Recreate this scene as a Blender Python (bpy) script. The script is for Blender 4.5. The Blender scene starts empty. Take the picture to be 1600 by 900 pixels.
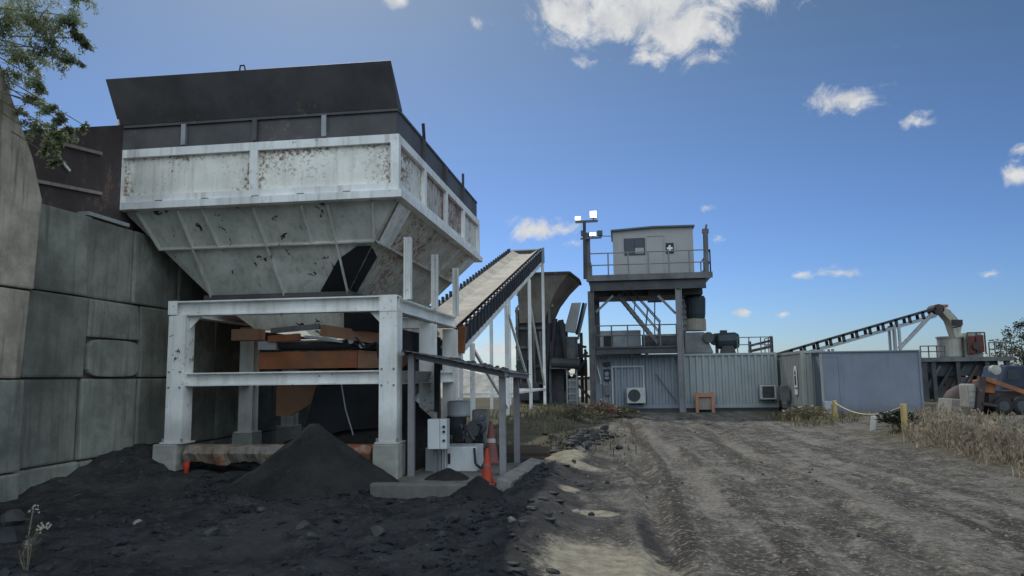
import bpy, bmesh, math, random
import numpy as np
from mathutils import Vector, Matrix
R = math.radians
random.seed(7)
C = bpy.context.scene.collection
sc = bpy.context.scene

# ------------------------------------------------------------------ camera
FOC, YAW, PITCH, ROLL, CH = 1185.0, R(8.15), R(6.7), R(0.75), 1.6
_fw = Vector((-math.sin(YAW)*math.cos(PITCH), math.cos(YAW)*math.cos(PITCH), math.sin(PITCH)))
_r0 = Vector((math.cos(YAW), math.sin(YAW), 0)); _u0 = _r0.cross(_fw)
_r = _r0*math.cos(ROLL) - _u0*math.sin(ROLL); _u = _r0*math.sin(ROLL) + _u0*math.cos(ROLL)
cam_d = bpy.data.cameras.new('camera'); cam = bpy.data.objects.new('camera', cam_d); C.objects.link(cam)
cam_d.sensor_width = 36.0; cam_d.lens = 36.0*FOC/1600.0; cam_d.clip_end = 3000; cam_d.clip_start = 0.05
M3 = Matrix((_r, _u, -_fw)).transposed()
cam.matrix_world = Matrix.Translation((0, 0, CH)) @ M3.to_4x4()
sc.camera = cam

# ------------------------------------------------------------------ sun + sky
SUN_EL, SUN_AZ = R(45), R(-25)            # azimuth measured from +Y towards +X
sdir = Vector((math.sin(SUN_AZ)*math.cos(SUN_EL), math.cos(SUN_AZ)*math.cos(SUN_EL), math.sin(SUN_EL)))
sun_d = bpy.data.lights.new('sun', 'SUN'); sun_d.energy = 2.3; sun_d.angle = R(0.5); sun_d.color = (1.0, 0.94, 0.85)
sun = bpy.data.objects.new('sun', sun_d); C.objects.link(sun); sun.location = (-10, 30, 40)
sun.rotation_euler = sdir.to_track_quat('Z', 'Y').to_euler()
sc.view_settings.view_transform = 'Standard'; sc.view_settings.look = 'None'
sc.view_settings.exposure = 0.0; sc.view_settings.gamma = 1.0; sc.view_settings.use_curve_mapping = False
sc.render.engine = 'CYCLES'
sc.cycles.max_bounces = 6; sc.cycles.diffuse_bounces = 3; sc.cycles.transparent_max_bounces = 6
sc.cycles.use_denoising = True

def pixray(px, py):
    return _fw*FOC + _r*(px-800) - _u*(py-450)
def P(px, py, Y):                           # survey: photo pixel + depth along the yard -> site point
    d = pixray(px, py); t = Y/d.y
    return Vector((d.x*t, Y, CH + d.z*t))

world = bpy.data.worlds.new('World'); sc.world = world; world.use_nodes = True
wn, wl = world.node_tree.nodes, world.node_tree.links
for n in list(wn): wn.remove(n)
def W(t, **k):
    n = wn.new(t)
    for a, b in k.items(): setattr(n, a, b)
    return n
sky = W('ShaderNodeTexSky', sky_type='NISHITA'); sky.sun_disc = False
sky.sun_elevation = SUN_EL; sky.sun_rotation = SUN_AZ
sky.altitude = 50; sky.air_density = 1.0; sky.dust_density = 0.3; sky.ozone_density = 3.0
tc = W('ShaderNodeTexCoord')
def wmath(op, a, b=None, c=None, clamp=False):
    n = W('ShaderNodeMath', operation=op); n.use_clamp = clamp
    for i, s in enumerate((a, b, c)):
        if s is None: continue
        if isinstance(s, (int, float)): n.inputs[i].default_value = s
        else: wl.new(s, n.inputs[i])
    return n.outputs[0]
def wdot(vec):
    n = W('ShaderNodeVectorMath', operation='DOT_PRODUCT'); wl.new(tc.outputs['Generated'], n.inputs[0]); n.inputs[1].default_value = vec
    return n.outputs['Value']
# clouds: each is a patch of the sky round a direction, broken up by noise over the direction
clouds = [  # centre px, py, half-width, half-height (pixels of the photograph), weight
    (1000, 0, 190, 78, 1.0), (1060, 55, 90, 48, 1.0), (880, 25, 75, 40, .8), (1150, -25, 130, 55, .9), (1020,-90,260,80,1.0),
    (1318, 155, 66, 30, .95), (1436, 186, 26, 13, .6), (1590, 274, 24, 22, .95), (1595, 232, 20, 10, .5),
    (850, 360, 55, 24, .85), (895, 378, 22, 10, .6), (1312, 428, 42, 13, .8), (1250, 430, 32, 9, .7), (1103, 324, 16, 9, .55),
    (912, 100, 22, 20, .5), (1158, 490, 16, 7, .7), (1224, 491, 14, 6, .7), (1548, 428, 18, 7, .5), (626, 0, 30, 12, .7),
    (1400, 72, 14, 9, .35), (1123, 372, 10, 7, .4), (770, 548, 60, 16, .7), (1470,590,90,26,.6), (750,36,18,12,.35)]
acc = None
for (px, py, a, b, wgt) in clouds:
    d = pixray(px, py).normalized()
    e = Vector((d.y, -d.x, 0)).normalized(); n_ = e.cross(d)
    x = wdot(e/(a/FOC)); z = wdot(n_/(b/FOC))
    r2 = wmath('ADD', wmath('MULTIPLY', x, x), wmath('MULTIPLY', z, z))
    f = wmath('MULTIPLY', wmath('SUBTRACT', 1.0, wmath('SQRT', r2)), wgt)
    front = wmath('GREATER_THAN', wdot(d), 0.5)
    f = wmath('SUBTRACT', wmath('MULTIPLY', wmath('ADD', f, 3.0), front), 3.0)
    acc = f if acc is None else wmath('MAXIMUM', acc, f)
def wnoise(scale, detail, rough, dist=0.0):
    n = W('ShaderNodeTexNoise'); n.inputs['Scale'].default_value = scale; n.inputs['Detail'].default_value = detail
    n.inputs['Roughness'].default_value = rough; n.inputs['Distortion'].default_value = dist
    wl.new(tc.outputs['Generated'], n.inputs['Vector']); return n.outputs['Fac']
nz = wnoise(17, 10, .64, .9); nz2 = wnoise(60, 7, .65, .8)
den = wmath('ADD', acc, wmath('MULTIPLY', wmath('SUBTRACT', nz, .5), 2.3))
den = wmath('ADD', den, wmath('MULTIPLY', wmath('SUBTRACT', nz2, .5), .9))
mr = W('ShaderNodeMapRange', interpolation_type='SMOOTHSTEP'); wl.new(den, mr.inputs['Value'])
mr.inputs['From Min'].default_value = 0.02; mr.inputs['From Max'].default_value = 0.80
lim = W('ShaderNodeMapRange', interpolation_type='SMOOTHSTEP'); wl.new(acc, lim.inputs['Value'])
lim.inputs['From Min'].default_value = -0.55; lim.inputs['From Max'].default_value = 0.05
den = wmath('MULTIPLY', mr.outputs[0], lim.outputs[0])
shade = W('ShaderNodeMapRange'); wl.new(wnoise(24, 5, .6, .2), shade.inputs['Value'])
shade.inputs['From Min'].default_value = .3; shade.inputs['From Max'].default_value = .7
ccol = W('ShaderNodeMix', data_type='RGBA'); wl.new(shade.outputs[0], ccol.inputs['Factor'])
CB = 8.6
ccol.inputs['A'].default_value = (.63*CB, .66*CB, .70*CB, 1); ccol.inputs['B'].default_value = (.93*CB, .93*CB, .92*CB, 1)
gam = W('ShaderNodeGamma'); gam.inputs['Gamma'].default_value = 1.6; wl.new(sky.outputs[0], gam.inputs['Color'])
sepz = W('ShaderNodeSeparateXYZ'); wl.new(tc.outputs['Generated'], sepz.inputs[0])
zf = W('ShaderNodeMapRange'); wl.new(sepz.outputs['Z'], zf.inputs['Value']); zf.inputs['From Max'].default_value = .5
tcol = W('ShaderNodeMix', data_type='RGBA'); wl.new(zf.outputs[0], tcol.inputs['Factor'])
tcol.inputs['A'].default_value = (.140, .180, .285, 1); tcol.inputs['B'].default_value = (.383, .313, .212, 1)
tint = W('ShaderNodeMix', data_type='RGBA', blend_type='MULTIPLY'); tint.inputs['Factor'].default_value = 1.0
wl.new(gam.outputs[0], tint.inputs['A']); wl.new(tcol.outputs['Result'], tint.inputs['B'])
# added bright cloud bank in the unseen sky behind, lifting the shaded faces
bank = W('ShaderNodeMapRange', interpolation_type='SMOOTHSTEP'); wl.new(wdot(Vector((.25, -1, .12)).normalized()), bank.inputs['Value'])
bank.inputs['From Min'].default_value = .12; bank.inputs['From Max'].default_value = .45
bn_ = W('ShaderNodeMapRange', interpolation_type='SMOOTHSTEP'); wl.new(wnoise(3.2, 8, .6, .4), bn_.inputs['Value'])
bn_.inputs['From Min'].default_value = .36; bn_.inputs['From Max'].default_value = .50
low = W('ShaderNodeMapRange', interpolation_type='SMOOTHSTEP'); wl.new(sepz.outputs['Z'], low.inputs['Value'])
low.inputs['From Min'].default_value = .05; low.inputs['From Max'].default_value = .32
fill_bank_f = wmath('MULTIPLY', wmath('MULTIPLY', bank.outputs[0], low.outputs[0]), bn_.outputs[0])
fill_col = W('ShaderNodeMix', data_type='RGBA'); wl.new(shade.outputs[0], fill_col.inputs['Factor'])
fill_col.inputs['A'].default_value = (10.6, 12.8, 14.8, 1); fill_col.inputs['B'].default_value = (16.0, 18.0, 19.4, 1)
skyb = W('ShaderNodeMix', data_type='RGBA'); wl.new(fill_bank_f, skyb.inputs['Factor']); wl.new(tint.outputs['Result'], skyb.inputs['A']); wl.new(fill_col.outputs['Result'], skyb.inputs['B'])
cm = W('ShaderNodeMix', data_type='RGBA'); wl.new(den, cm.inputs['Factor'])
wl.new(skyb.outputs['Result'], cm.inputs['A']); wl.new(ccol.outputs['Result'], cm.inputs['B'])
bg = W('ShaderNodeBackground'); bg.inputs['Strength'].default_value = 0.10
wl.new(cm.outputs['Result'], bg.inputs['Color'])
wo = W('ShaderNodeOutputWorld'); wl.new(bg.outputs[0], wo.inputs['Surface'])

# ------------------------------------------------------------------ materials
def nt(name):
    m = bpy.data.materials.new(name); m.use_nodes = True
    t = m.node_tree; t.nodes.clear(); return m, t
class NT:
    def __init__(s, t): s.t = t
    def n(s, ty, **k):
        x = s.t.nodes.new(ty)
        for a, b in k.items(): setattr(x, a, b)
        return x
    def link(s, a, b): s.t.links.new(a, b)
    def set(s, sock, v):
        if hasattr(v, 'is_output'): s.link(v, sock)
        else: sock.default_value = v
    def noise(s, vec, scale, detail=5, rough=.6, dist=0):
        x = s.n('ShaderNodeTexNoise'); x.inputs['Scale'].default_value = scale; x.inputs['Detail'].default_value = detail
        x.inputs['Roughness'].default_value = rough; x.inputs['Distortion'].default_value = dist
        if vec is not None: s.link(vec, x.inputs['Vector'])
        return x.outputs['Fac']
    def ramp(s, v, a, b, lo=0., hi=1., smooth=True):
        x = s.n('ShaderNodeMapRange', interpolation_type='SMOOTHSTEP' if smooth else 'LINEAR'); s.link(v, x.inputs['Value'])
        x.inputs['From Min'].default_value = a; x.inputs['From Max'].default_value = b
        x.inputs['To Min'].default_value = lo; x.inputs['To Max'].default_value = hi; return x.outputs[0]
    def math(s, op, a, b=0.0):
        x = s.n('ShaderNodeMath', operation=op); s.set(x.inputs[0], a); s.set(x.inputs[1], b); return x.outputs[0]
    def mix(s, f, a, b, blend='MIX'):
        x = s.n('ShaderNodeMix', data_type='RGBA', blend_type=blend); s.set(x.inputs['Factor'], f)
        s.set(x.inputs['A'], (*a, 1) if isinstance(a, tuple) and len(a) == 3 else a)
        s.set(x.inputs['B'], (*b, 1) if isinstance(b, tuple) and len(b) == 3 else b); return x.outputs['Result']
    def scale(s, vec, sc3):
        x = s.n('ShaderNodeMapping'); s.link(vec, x.inputs['Vector']); x.inputs['Scale'].default_value = sc3; return x.outputs[0]
    def out(s, col, rough=.8, metal=0., bumpv=None, bump=.3, bdist=.02, spec=.5, normal=None):
        b = s.n('ShaderNodeBsdfPrincipled'); s.set(b.inputs['Base Color'], (*col, 1) if isinstance(col, tuple) else col)
        s.set(b.inputs['Roughness'], rough); b.inputs['Metallic'].default_value = metal
        b.inputs['Specular IOR Level'].default_value = spec
        if bumpv is not None:
            q = s.n('ShaderNodeBump'); q.inputs['Strength'].default_value = bump; q.inputs['Distance'].default_value = bdist
            s.link(bumpv, q.inputs['Height']); s.link(q.outputs[0], b.inputs['Normal'])
        o = s.n('ShaderNodeOutputMaterial'); s.link(b.outputs[0], o.inputs['Surface']); return b
MATS = {}
def mk(name, base, rough=.7, metal=0., var=.18, vs=1.3, rust=0., rscale=5., rcol=(.12, .055, .03), chip=0., dirt=.0, streak=0., bump=.1, bs=30., spec=.4, dcol=(.05, .045, .04), edge=None, cs=7.5, mud=0.):
    """weathered surface: value drift, rust patches, small chips, run-down streaks, all fixed to the object"""
    m, t = nt(name); N = NT(t)
    v = N.n('ShaderNodeTexCoord').outputs['Object']
    oi = N.n('ShaderNodeObjectInfo').outputs['Random']
    k = N.ramp(N.noise(v, vs, 6, .65), .3, .7, 1-var, 1+var)
    k = N.math('MULTIPLY', k, N.ramp(oi, 0, 1, 1-var*.35, 1+var*.35, False))
    col = N.mix(1.0, base, (1, 1, 1)); 
    cmb = N.n('ShaderNodeVectorMath', operation='SCALE'); cmb.inputs[0].default_value = base; N.link(k, cmb.inputs['Scale'])
    col = cmb.outputs[0]
    if streak > 0:
        s = N.noise(N.scale(v, (5.5, 5.5, .35)), 1.6, 5, .6)
        col = N.mix(N.math('MULTIPLY', N.ramp(s, .48, .72), streak), col, dcol)
    if dirt > 0:
        s = N.noise(v, 2.2, 7, .7, .4)
        col = N.mix(N.math('MULTIPLY', N.ramp(s, .45, .7), dirt), col, dcol)
    if rust > 0:
        big = N.noise(v, .9, 3, .5)
        s = N.math('ADD', N.noise(v, rscale, 8, .72, .3), N.math('MULTIPLY', big, .5))
        if edge:
            g_ = N.n('ShaderNodeSeparateXYZ'); N.link(N.n('ShaderNodeTexCoord').outputs['Generated'], g_.inputs[0])
            du = N.math('ABSOLUTE', N.math('SUBTRACT', g_.outputs[edge], .5)); dv = N.math('SUBTRACT', g_.outputs['Z'], .5)
            ed = N.math('MAXIMUM', N.ramp(du, .38, .5), N.ramp(dv, .22, .5))
            wob = N.noise(v, 3.0, 4, .6)
            s = N.math('ADD', s, N.math('MULTIPLY', N.math('MULTIPLY', ed, wob), .17))
        th = 1.07 - rust*.30
        rc = N.mix(N.noise(v, 14, 4), rcol, tuple(c*2.3 for c in rcol))
        col = N.mix(N.math('MULTIPLY', N.ramp(s, th-.10, th+.02), .45), col, (.30, .22, .13))
        col = N.mix(N.math('MULTIPLY', N.ramp(s, th-.02, th+.06), .9), col, rc)
    if chip > 0:
        s = N.math('ADD', N.noise(v, cs, 5, .62, .4), N.math('MULTIPLY', N.noise(v, .8, 2), .32))
        th = .93 - chip*.13
        col = N.mix(N.ramp(s, th, th+.02), col, (.035, .03, .03))
    if mud > 0:
        gz_ = N.n('ShaderNodeSeparateXYZ'); N.link(v, gz_.inputs[0])
        mm = N.ramp(N.math('ADD', gz_.outputs['Z'], N.math('MULTIPLY', N.noise(v, 3, 6, .7), -.5)), .35, -.15)
        col = N.mix(N.math('MULTIPLY', mm, mud), col, (.11, .10, .088))
    N.out(col, rough, metal, N.noise(v, bs, 6, .6), bump, .01, spec)
    MATS[name] = m; return m
mk('white_paint', (.84, .85, .83), .55, var=.12, rust=.38, rscale=8., chip=.30, cs=10, streak=.45, dcol=(.33, .29, .22))
mk('frame_paint', (.80, .805, .77), .55, var=.14, rust=.40, rscale=9., chip=.5, cs=9, streak=.35, dcol=(.40, .37, .31), mud=.4)
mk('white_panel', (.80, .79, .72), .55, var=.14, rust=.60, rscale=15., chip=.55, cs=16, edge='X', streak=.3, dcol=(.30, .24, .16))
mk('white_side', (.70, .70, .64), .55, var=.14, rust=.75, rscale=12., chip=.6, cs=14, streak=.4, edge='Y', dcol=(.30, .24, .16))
mk('rusty_panel', (.50, .47, .43), .6, var=.2, rust=1.0, rscale=8.0, chip=.5, cs=12, streak=.6, edge='Y', rcol=(.10, .045, .04), dcol=(.2, .1, .08))
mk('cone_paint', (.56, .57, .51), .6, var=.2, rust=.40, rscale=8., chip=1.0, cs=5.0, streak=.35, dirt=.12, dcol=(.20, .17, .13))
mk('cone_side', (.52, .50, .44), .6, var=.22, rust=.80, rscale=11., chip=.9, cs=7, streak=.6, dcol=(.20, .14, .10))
mk('dark_steel', (.088, .085, .088), .6, var=.25, rust=.3, rcol=(.05, .025, .02), streak=.25, dcol=(.09, .08, .075))
mk('rust_plate', (.062, .046, .046), .75, var=.3, rust=.5, rcol=(.05, .022, .016), streak=.3)
mk('black_rubber', (.022, .022, .024), .75, var=.3)
mk('black_iron', (.03, .03, .033), .55, var=.3, dirt=.3)
mk('concrete', (.23, .235, .20), .9, var=.42, vs=.9, dirt=.55, streak=.7, bump=.9, bs=9, spec=.2, dcol=(.12, .125, .105))
mk('concrete_warm', (.50, .44, .35), .9, var=.3, vs=1.4, dirt=.35, streak=.75, bump=.6, bs=10, spec=.2, dcol=(.13, .115, .09))
mk('concrete_pale', (.38, .37, .33), .9, var=.25, dirt=.4, bump=.5, bs=14, spec=.2, dcol=(.10, .09, .08))
mk('concrete_dusty', (.16, .155, .14), .9, var=.3, dirt=.6, bump=.5, bs=14, spec=.2, dcol=(.05, .05, .048))
mk('kerb_dusty', (.27, .265, .24), .9, var=.4, dirt=.6, bump=.6, bs=14, spec=.2, dcol=(.07, .065, .06))
mk('rusty_concrete', (.22, .20, .17), .9, var=.4, rust=1.0, rscale=2.6, dirt=.5, bump=.8, bs=10, spec=.2, rcol=(.15, .045, .025))
mk('orange_paint', (.25, .085, .03), .55, var=.25, rust=.2, dirt=.55, dcol=(.09, .07, .06))
mk('orange_dusty', (.24, .125, .07), .7, var=.25, dirt=.45, dcol=(.14, .11, .09))
mk('belt', (.44, .40, .335), .9, var=.2, streak=.0, dirt=.35, dcol=(.2, .18, .16))
mk('galv', (.32, .34, .35), .5, metal=.3, var=.15, dirt=.25)
mk('grey_paint', (.36, .38, .38), .55, var=.12, dirt=.2, streak=.2)
mk('tan_paint', (.28, .255, .21), .7, var=.2, rust=.3, streak=.5, dcol=(.16, .13, .10))
mk('plant_dark', (.055, .06, .065), .6, var=.35, dirt=.4, rust=.2)
mk('plant_mid', (.13, .135, .14), .6, var=.3, dirt=.4, rust=.15)
mk('tan_dusty', (.19, .175, .15), .8, var=.25, rust=.4, streak=.6, dcol=(.11, .10, .085))
mk('cabin_wall', (.36, .36, .35), .6, var=.06, streak=.15, dcol=(.25, .23, .2))
mk('roof_dark', (.10, .11, .12), .5, var=.1)
mk('window_glass', (.03, .04, .05), .12, var=.1, spec=.6)
mk('container_blue', (.22, .255, .29), .5, var=.08, streak=.3, rust=.12, dcol=(.2, .2, .2))
mk('container_grey', (.30, .335, .34), .5, var=.08, streak=.3, rust=.15, dcol=(.24, .22, .2))
mk('container_green', (.33, .35, .32), .55, var=.06, streak=.25)
mk('office_blue', (.19, .215, .265), .6, var=.10, vs=.7, streak=.3, dirt=.15, bump=.1, dcol=(.13, .14, .16), mud=.5)
mk('trim_pale', (.38, .40, .40), .5, var=.1)
mk('ac_white', (.45, .46, .45), .5, var=.06, dirt=.15)
mk('cabinet_white', (.62, .64, .64), .45, var=.06, dirt=.25, streak=.2, dcol=(.3, .29, .27))
mk('ac_grille', (.04, .042, .045), .5, var=.1)
mk('faded_orange', (.40, .19, .12), .75, var=.15, dirt=.2)
mk('cone_orange', (.40, .05, .02), .6, var=.15, dirt=.3)
mk('cone_faded', (.27, .10, .09), .7, var=.2, dirt=.4)
mk('cone_band', (.55, .53, .5), .6, var=.1, dirt=.4)
mk('red_plastic', (.60, .06, .03), .5, var=.1)
mk('red_motor', (.13, .025, .022), .5, var=.2, dirt=.35)
mk('cream_paint', (.38, .37, .32), .6, var=.15, streak=.35, rust=.2)
mk('teal_dark', (.02, .035, .042), .45, var=.2, dirt=.3)
mk('navy_paint', (.018, .032, .06), .4, var=.2, dirt=.3)
mk('loader_orange', (.32, .13, .055), .6, var=.25, rust=.35, dirt=.5)
mk('yellow_post', (.52, .38, .16), .7, var=.15, dirt=.3)
mk('white_post', (.62, .60, .54), .7, var=.1, dirt=.25)
mk('rope', (.55, .50, .38), .9, var=.1)
mk('old_timber', (.075, .06, .05), .9, var=.3)
mk('rock', (.06, .06, .058), .9, var=.3, bump=.6, bs=8)
mk('rock_pale', (.24, .23, .205), .9, var=.25, bump=.6, bs=8)
mk('coal_lump', (.025, .026, .03), .8, var=.4, bump=.6, bs=10)
mk('bark', (.17, .14, .11), .9, var=.3)
mk('sign_white', (.75, .76, .76), .5, var=.03)
mk('sign_black', (.02, .02, .022), .5, var=.1)
mk('shed_post', (.24, .24, .25), .55, metal=.2, var=.15, rust=.2, dirt=.25)
mk('shed_roof', (.13, .13, .125), .6, metal=.2, var=.3, dirt=.4, rust=.2)
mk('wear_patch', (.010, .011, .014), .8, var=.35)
def leafmat(name, a, b, trans=.25):
    m, t = nt(name); N = NT(t)
    g = N.n('ShaderNodeNewGeometry'); rnd = g.outputs['Random Per Island']
    v = N.n('ShaderNodeTexCoord').outputs['Object']
    col = N.mix(rnd, a, b)
    k = N.ramp(N.noise(v, 1.5, 3), .35, .65, .65, 1.3)
    c2 = N.n('ShaderNodeVectorMath', operation='SCALE'); N.link(col, c2.inputs[0]); N.link(k, c2.inputs['Scale'])
    d = N.n('ShaderNodeBsdfPrincipled'); N.link(c2.outputs[0], d.inputs['Base Color']); d.inputs['Roughness'].default_value = .5
    tr = N.n('ShaderNodeBsdfTranslucent'); N.link(c2.outputs[0], tr.inputs['Color'])
    ms = N.n('ShaderNodeMixShader'); ms.inputs[0].default_value = trans
    N.link(d.outputs[0], ms.inputs[1]); N.link(tr.outputs[0], ms.inputs[2])
    o = N.n('ShaderNodeOutputMaterial'); N.link(ms.outputs[0], o.inputs['Surface'])
    MATS[name] = m
leafmat('leaf_green', (.15, .21, .11), (.36, .40, .25), .6)
leafmat('leaf_dark', (.02, .03, .02), (.05, .065, .035), .25)
leafmat('grass_dry', (.22, .175, .125), (.50, .43, .32), .45)
leafmat('grass_mixed', (.075, .085, .04), (.26, .21, .11), .35)
leafmat('grass_red', (.16, .08, .05), (.24, .14, .08), .3)
leafmat('flower_white', (.55, .53, .42), (.7, .68, .55), .3)
def lampmat(name, col, s):
    m, t = nt(name); e = t.nodes.new('ShaderNodeEmission'); e.inputs[0].default_value = (*col, 1); e.inputs[1].default_value = s
    o = t.nodes.new('ShaderNodeOutputMaterial'); t.links.new(e.outputs[0], o.inputs[0]); MATS[name] = m
lampmat('lamp_lit', (1, .95, .8), 6.0)

# ------------------------------------------------------------------ mesh helpers
class MB:
    def __init__(s): s.v = []; s.f = []
    def add(s, vs, fs):
        o = len(s.v); s.v += [tuple(p) for p in vs]; s.f += [tuple(i+o for i in f) for f in fs]; return s
    def box(s, x0, x1, y0, y1, z0, z1):
        x0, x1 = sorted((x0, x1)); y0, y1 = sorted((y0, y1)); z0, z1 = sorted((z0, z1))
        return s.add([(x0,y0,z0),(x1,y0,z0),(x1,y1,z0),(x0,y1,z0),(x0,y0,z1),(x1,y0,z1),(x1,y1,z1),(x0,y1,z1)],
                     [(0,3,2,1),(4,5,6,7),(0,1,5,4),(1,2,6,5),(2,3,7,6),(3,0,4,7)])
    def frame(s, a, b, up):
        d = (Vector(b)-Vector(a)).normalized(); up = Vector(up)
        x = d.cross(up)
        if x.length < 1e-4: x = d.cross(Vector((0, 1, 0)))
        x.normalize(); return d, x, x.cross(d).normalized()
    def beam(s, a, b, w, h, up=(0,0,1)):
        a, b = Vector(a), Vector(b); d, x, u = s.frame(a, b, up)
        q = [(-1,-1),(1,-1),(1,1),(-1,1)]
        vs = [a + x*(i*w/2) + u*(j*h/2) for i, j in q] + [b + x*(i*w/2) + u*(j*h/2) for i, j in q]
        return s.add(vs, [(3,2,1,0),(4,5,6,7),(0,1,5,4),(1,2,6,5),(2,3,7,6),(3,0,4,7)])
    def ibeam(s, a, b, w, h, up=(0,0,1), tf=.022, tw=.016):
        a, b = Vector(a), Vector(b); d, x, u = s.frame(a, b, up)
        s.beam(a+u*(h/2-tf/2), b+u*(h/2-tf/2), w, tf, up); s.beam(a-u*(h/2-tf/2), b-u*(h/2-tf/2), w, tf, up)
        return s.beam(a, b, tw, h-2*tf, up)
    def tube(s, a, b, r, n=8, r2=None):
        a, b = Vector(a), Vector(b); d, x, u = s.frame(a, b, (0,0,1)); r2 = r if r2 is None else r2
        vs = [a+(x*math.cos(t)+u*math.sin(t))*r for t in [2*math.pi*i/n for i in range(n)]]
        vs += [b+(x*math.cos(t)+u*math.sin(t))*r2 for t in [2*math.pi*i/n for i in range(n)]]
        fs = [(i, (i+1)%n, n+(i+1)%n, n+i) for i in range(n)] + [tuple(range(n))[::-1], tuple(range(n, 2*n))]
        return s.add(vs, fs)
    def path(s, pts, r, n=6):
        for a, b in zip(pts, pts[1:]): s.tube(a, b, r, n)
        return s
    def plate(s, pts, th):                   # planar polygon given thickness along its normal (centred)
        pts = [Vector(p) for p in pts]; n = Vector()
        for i in range(len(pts)): n += (pts[i]-pts[0]).cross(pts[(i+1)%len(pts)]-pts[0])
        n.normalize(); k = len(pts)
        vs = [p+n*th/2 for p in pts] + [p-n*th/2 for p in pts]
        fs = [tuple(range(k)), tuple(range(k, 2*k))[::-1]] + [(i, k+i, k+(i+1)%k, (i+1)%k) for i in range(k)]
        return s.add(vs, fs)
    def lathe(s, c, prof, n=20, axis='Z'):
        vs = []; c = Vector(c)
        for r, z in prof:
            for i in range(n):
                t = 2*math.pi*i/n; a, b = r*math.cos(t), r*math.sin(t)
                vs.append(c + (Vector((a, b, z)) if axis == 'Z' else Vector((z, a, b)) if axis == 'X' else Vector((a, z, b))))
        m = len(prof); fs = [(j*n+i, j*n+(i+1)%n, (j+1)*n+(i+1)%n, (j+1)*n+i) for j in range(m-1) for i in range(n)]
        fs += [tuple(range(n))[::-1], tuple(range((m-1)*n, m*n))]
        return s.add(vs, fs)
    def loft(s, r0, r1, cap=True):           # two loops of equal length
        k = len(r0); fs = [(i, (i+1)%k, k+(i+1)%k, k+i) for i in range(k)]
        if cap: fs += [tuple(range(k))[::-1], tuple(range(k, 2*k))]
        return s.add(list(r0)+list(r1), fs)
    def build(s, name, mat, parent=None, smooth=False, bevel=0., fix=True):
        off = Vector(parent['_o']) if parent is not None else Vector((0, 0, 0))
        me = bpy.data.meshes.new(name); me.from_pydata([tuple(Vector(p)-off) for p in s.v], [], s.f)
        if fix or bevel:
            bm = bmesh.new(); bm.from_mesh(me)
            if fix: bmesh.ops.recalc_face_normals(bm, faces=bm.faces)
            if bevel:
                bmesh.ops.bevel(bm, geom=[e for e in bm.edges if e.is_manifold and e.calc_face_angle(0) > .6], offset=bevel, segments=2, affect='EDGES', profile=.6)
            bm.to_mesh(me); bm.free()
        me.materials.append(MATS[mat])
        if smooth:
            for p in me.polygons: p.use_smooth = True
        o = bpy.data.objects.new(name, me); C.objects.link(o)
        if parent is not None: o.parent = parent; o['_o'] = tuple(off)
        else: o['_o'] = (0., 0., 0.)
        return o
def thing(name, label, cat, loc, group=None):
    o = bpy.data.objects.new(name, None); C.objects.link(o); o.location = loc; o['_o'] = tuple(float(c) for c in loc)
    o.empty_display_size = .2
    o['label'] = label; o['category'] = cat
    if group: o['group'] = group
    return o
def tag(o, label, cat, group=None, kind=None):
    if label: o['label'] = label
    if cat: o['category'] = cat
    if group: o['group'] = group
    if kind: o['kind'] = kind
    return o
def one(mb, name, mat, label, cat, group=None, kind=None, **k):
    """a thing that is a single mesh, its origin at its base centre"""
    xs = list(zip(*mb.v)); off = Vector(((min(xs[0])+max(xs[0]))/2, (min(xs[1])+max(xs[1]))/2, min(xs[2])))
    mb.v = [tuple(Vector(p)-off) for p in mb.v]
    o = mb.build(name, mat, **k); o.location = off; return tag(o, label, cat, group, kind)

# ------------------------------------------------------------------ ground
rng = np.random.RandomState(3)
_G = rng.rand(64, 64)
def vnoise(x, y):
    xi = np.floor(x).astype(int); yi = np.floor(y).astype(int); fx = x-xi; fy = y-yi
    fx = fx*fx*(3-2*fx); fy = fy*fy*(3-2*fy)
    g = lambda a, b: _G[a % 64, b % 64]
    return (g(xi,yi)*(1-fx)+g(xi+1,yi)*fx)*(1-fy)+(g(xi,yi+1)*(1-fx)+g(xi+1,yi+1)*fx)*fy
def fbm(x, y, o=4):
    s = 0; a = .5
    for i in range(o): s = s+a*(vnoise(x+17.3*i, y+9.1*i)-.5); x = x*2.03; y = y*2.03; a *= .5
    return s
def sst(a, b, x):
    t = np.clip((x-a)/(b-a), 0, 1); return t*t*(3-2*t)
def bump2(x, y, cx, cy, rx, ry, h):
    r = np.sqrt(((x-cx)/rx)**2+((y-cy)/ry)**2); return h*np.clip(1-r, 0, 1)**1.3
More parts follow.
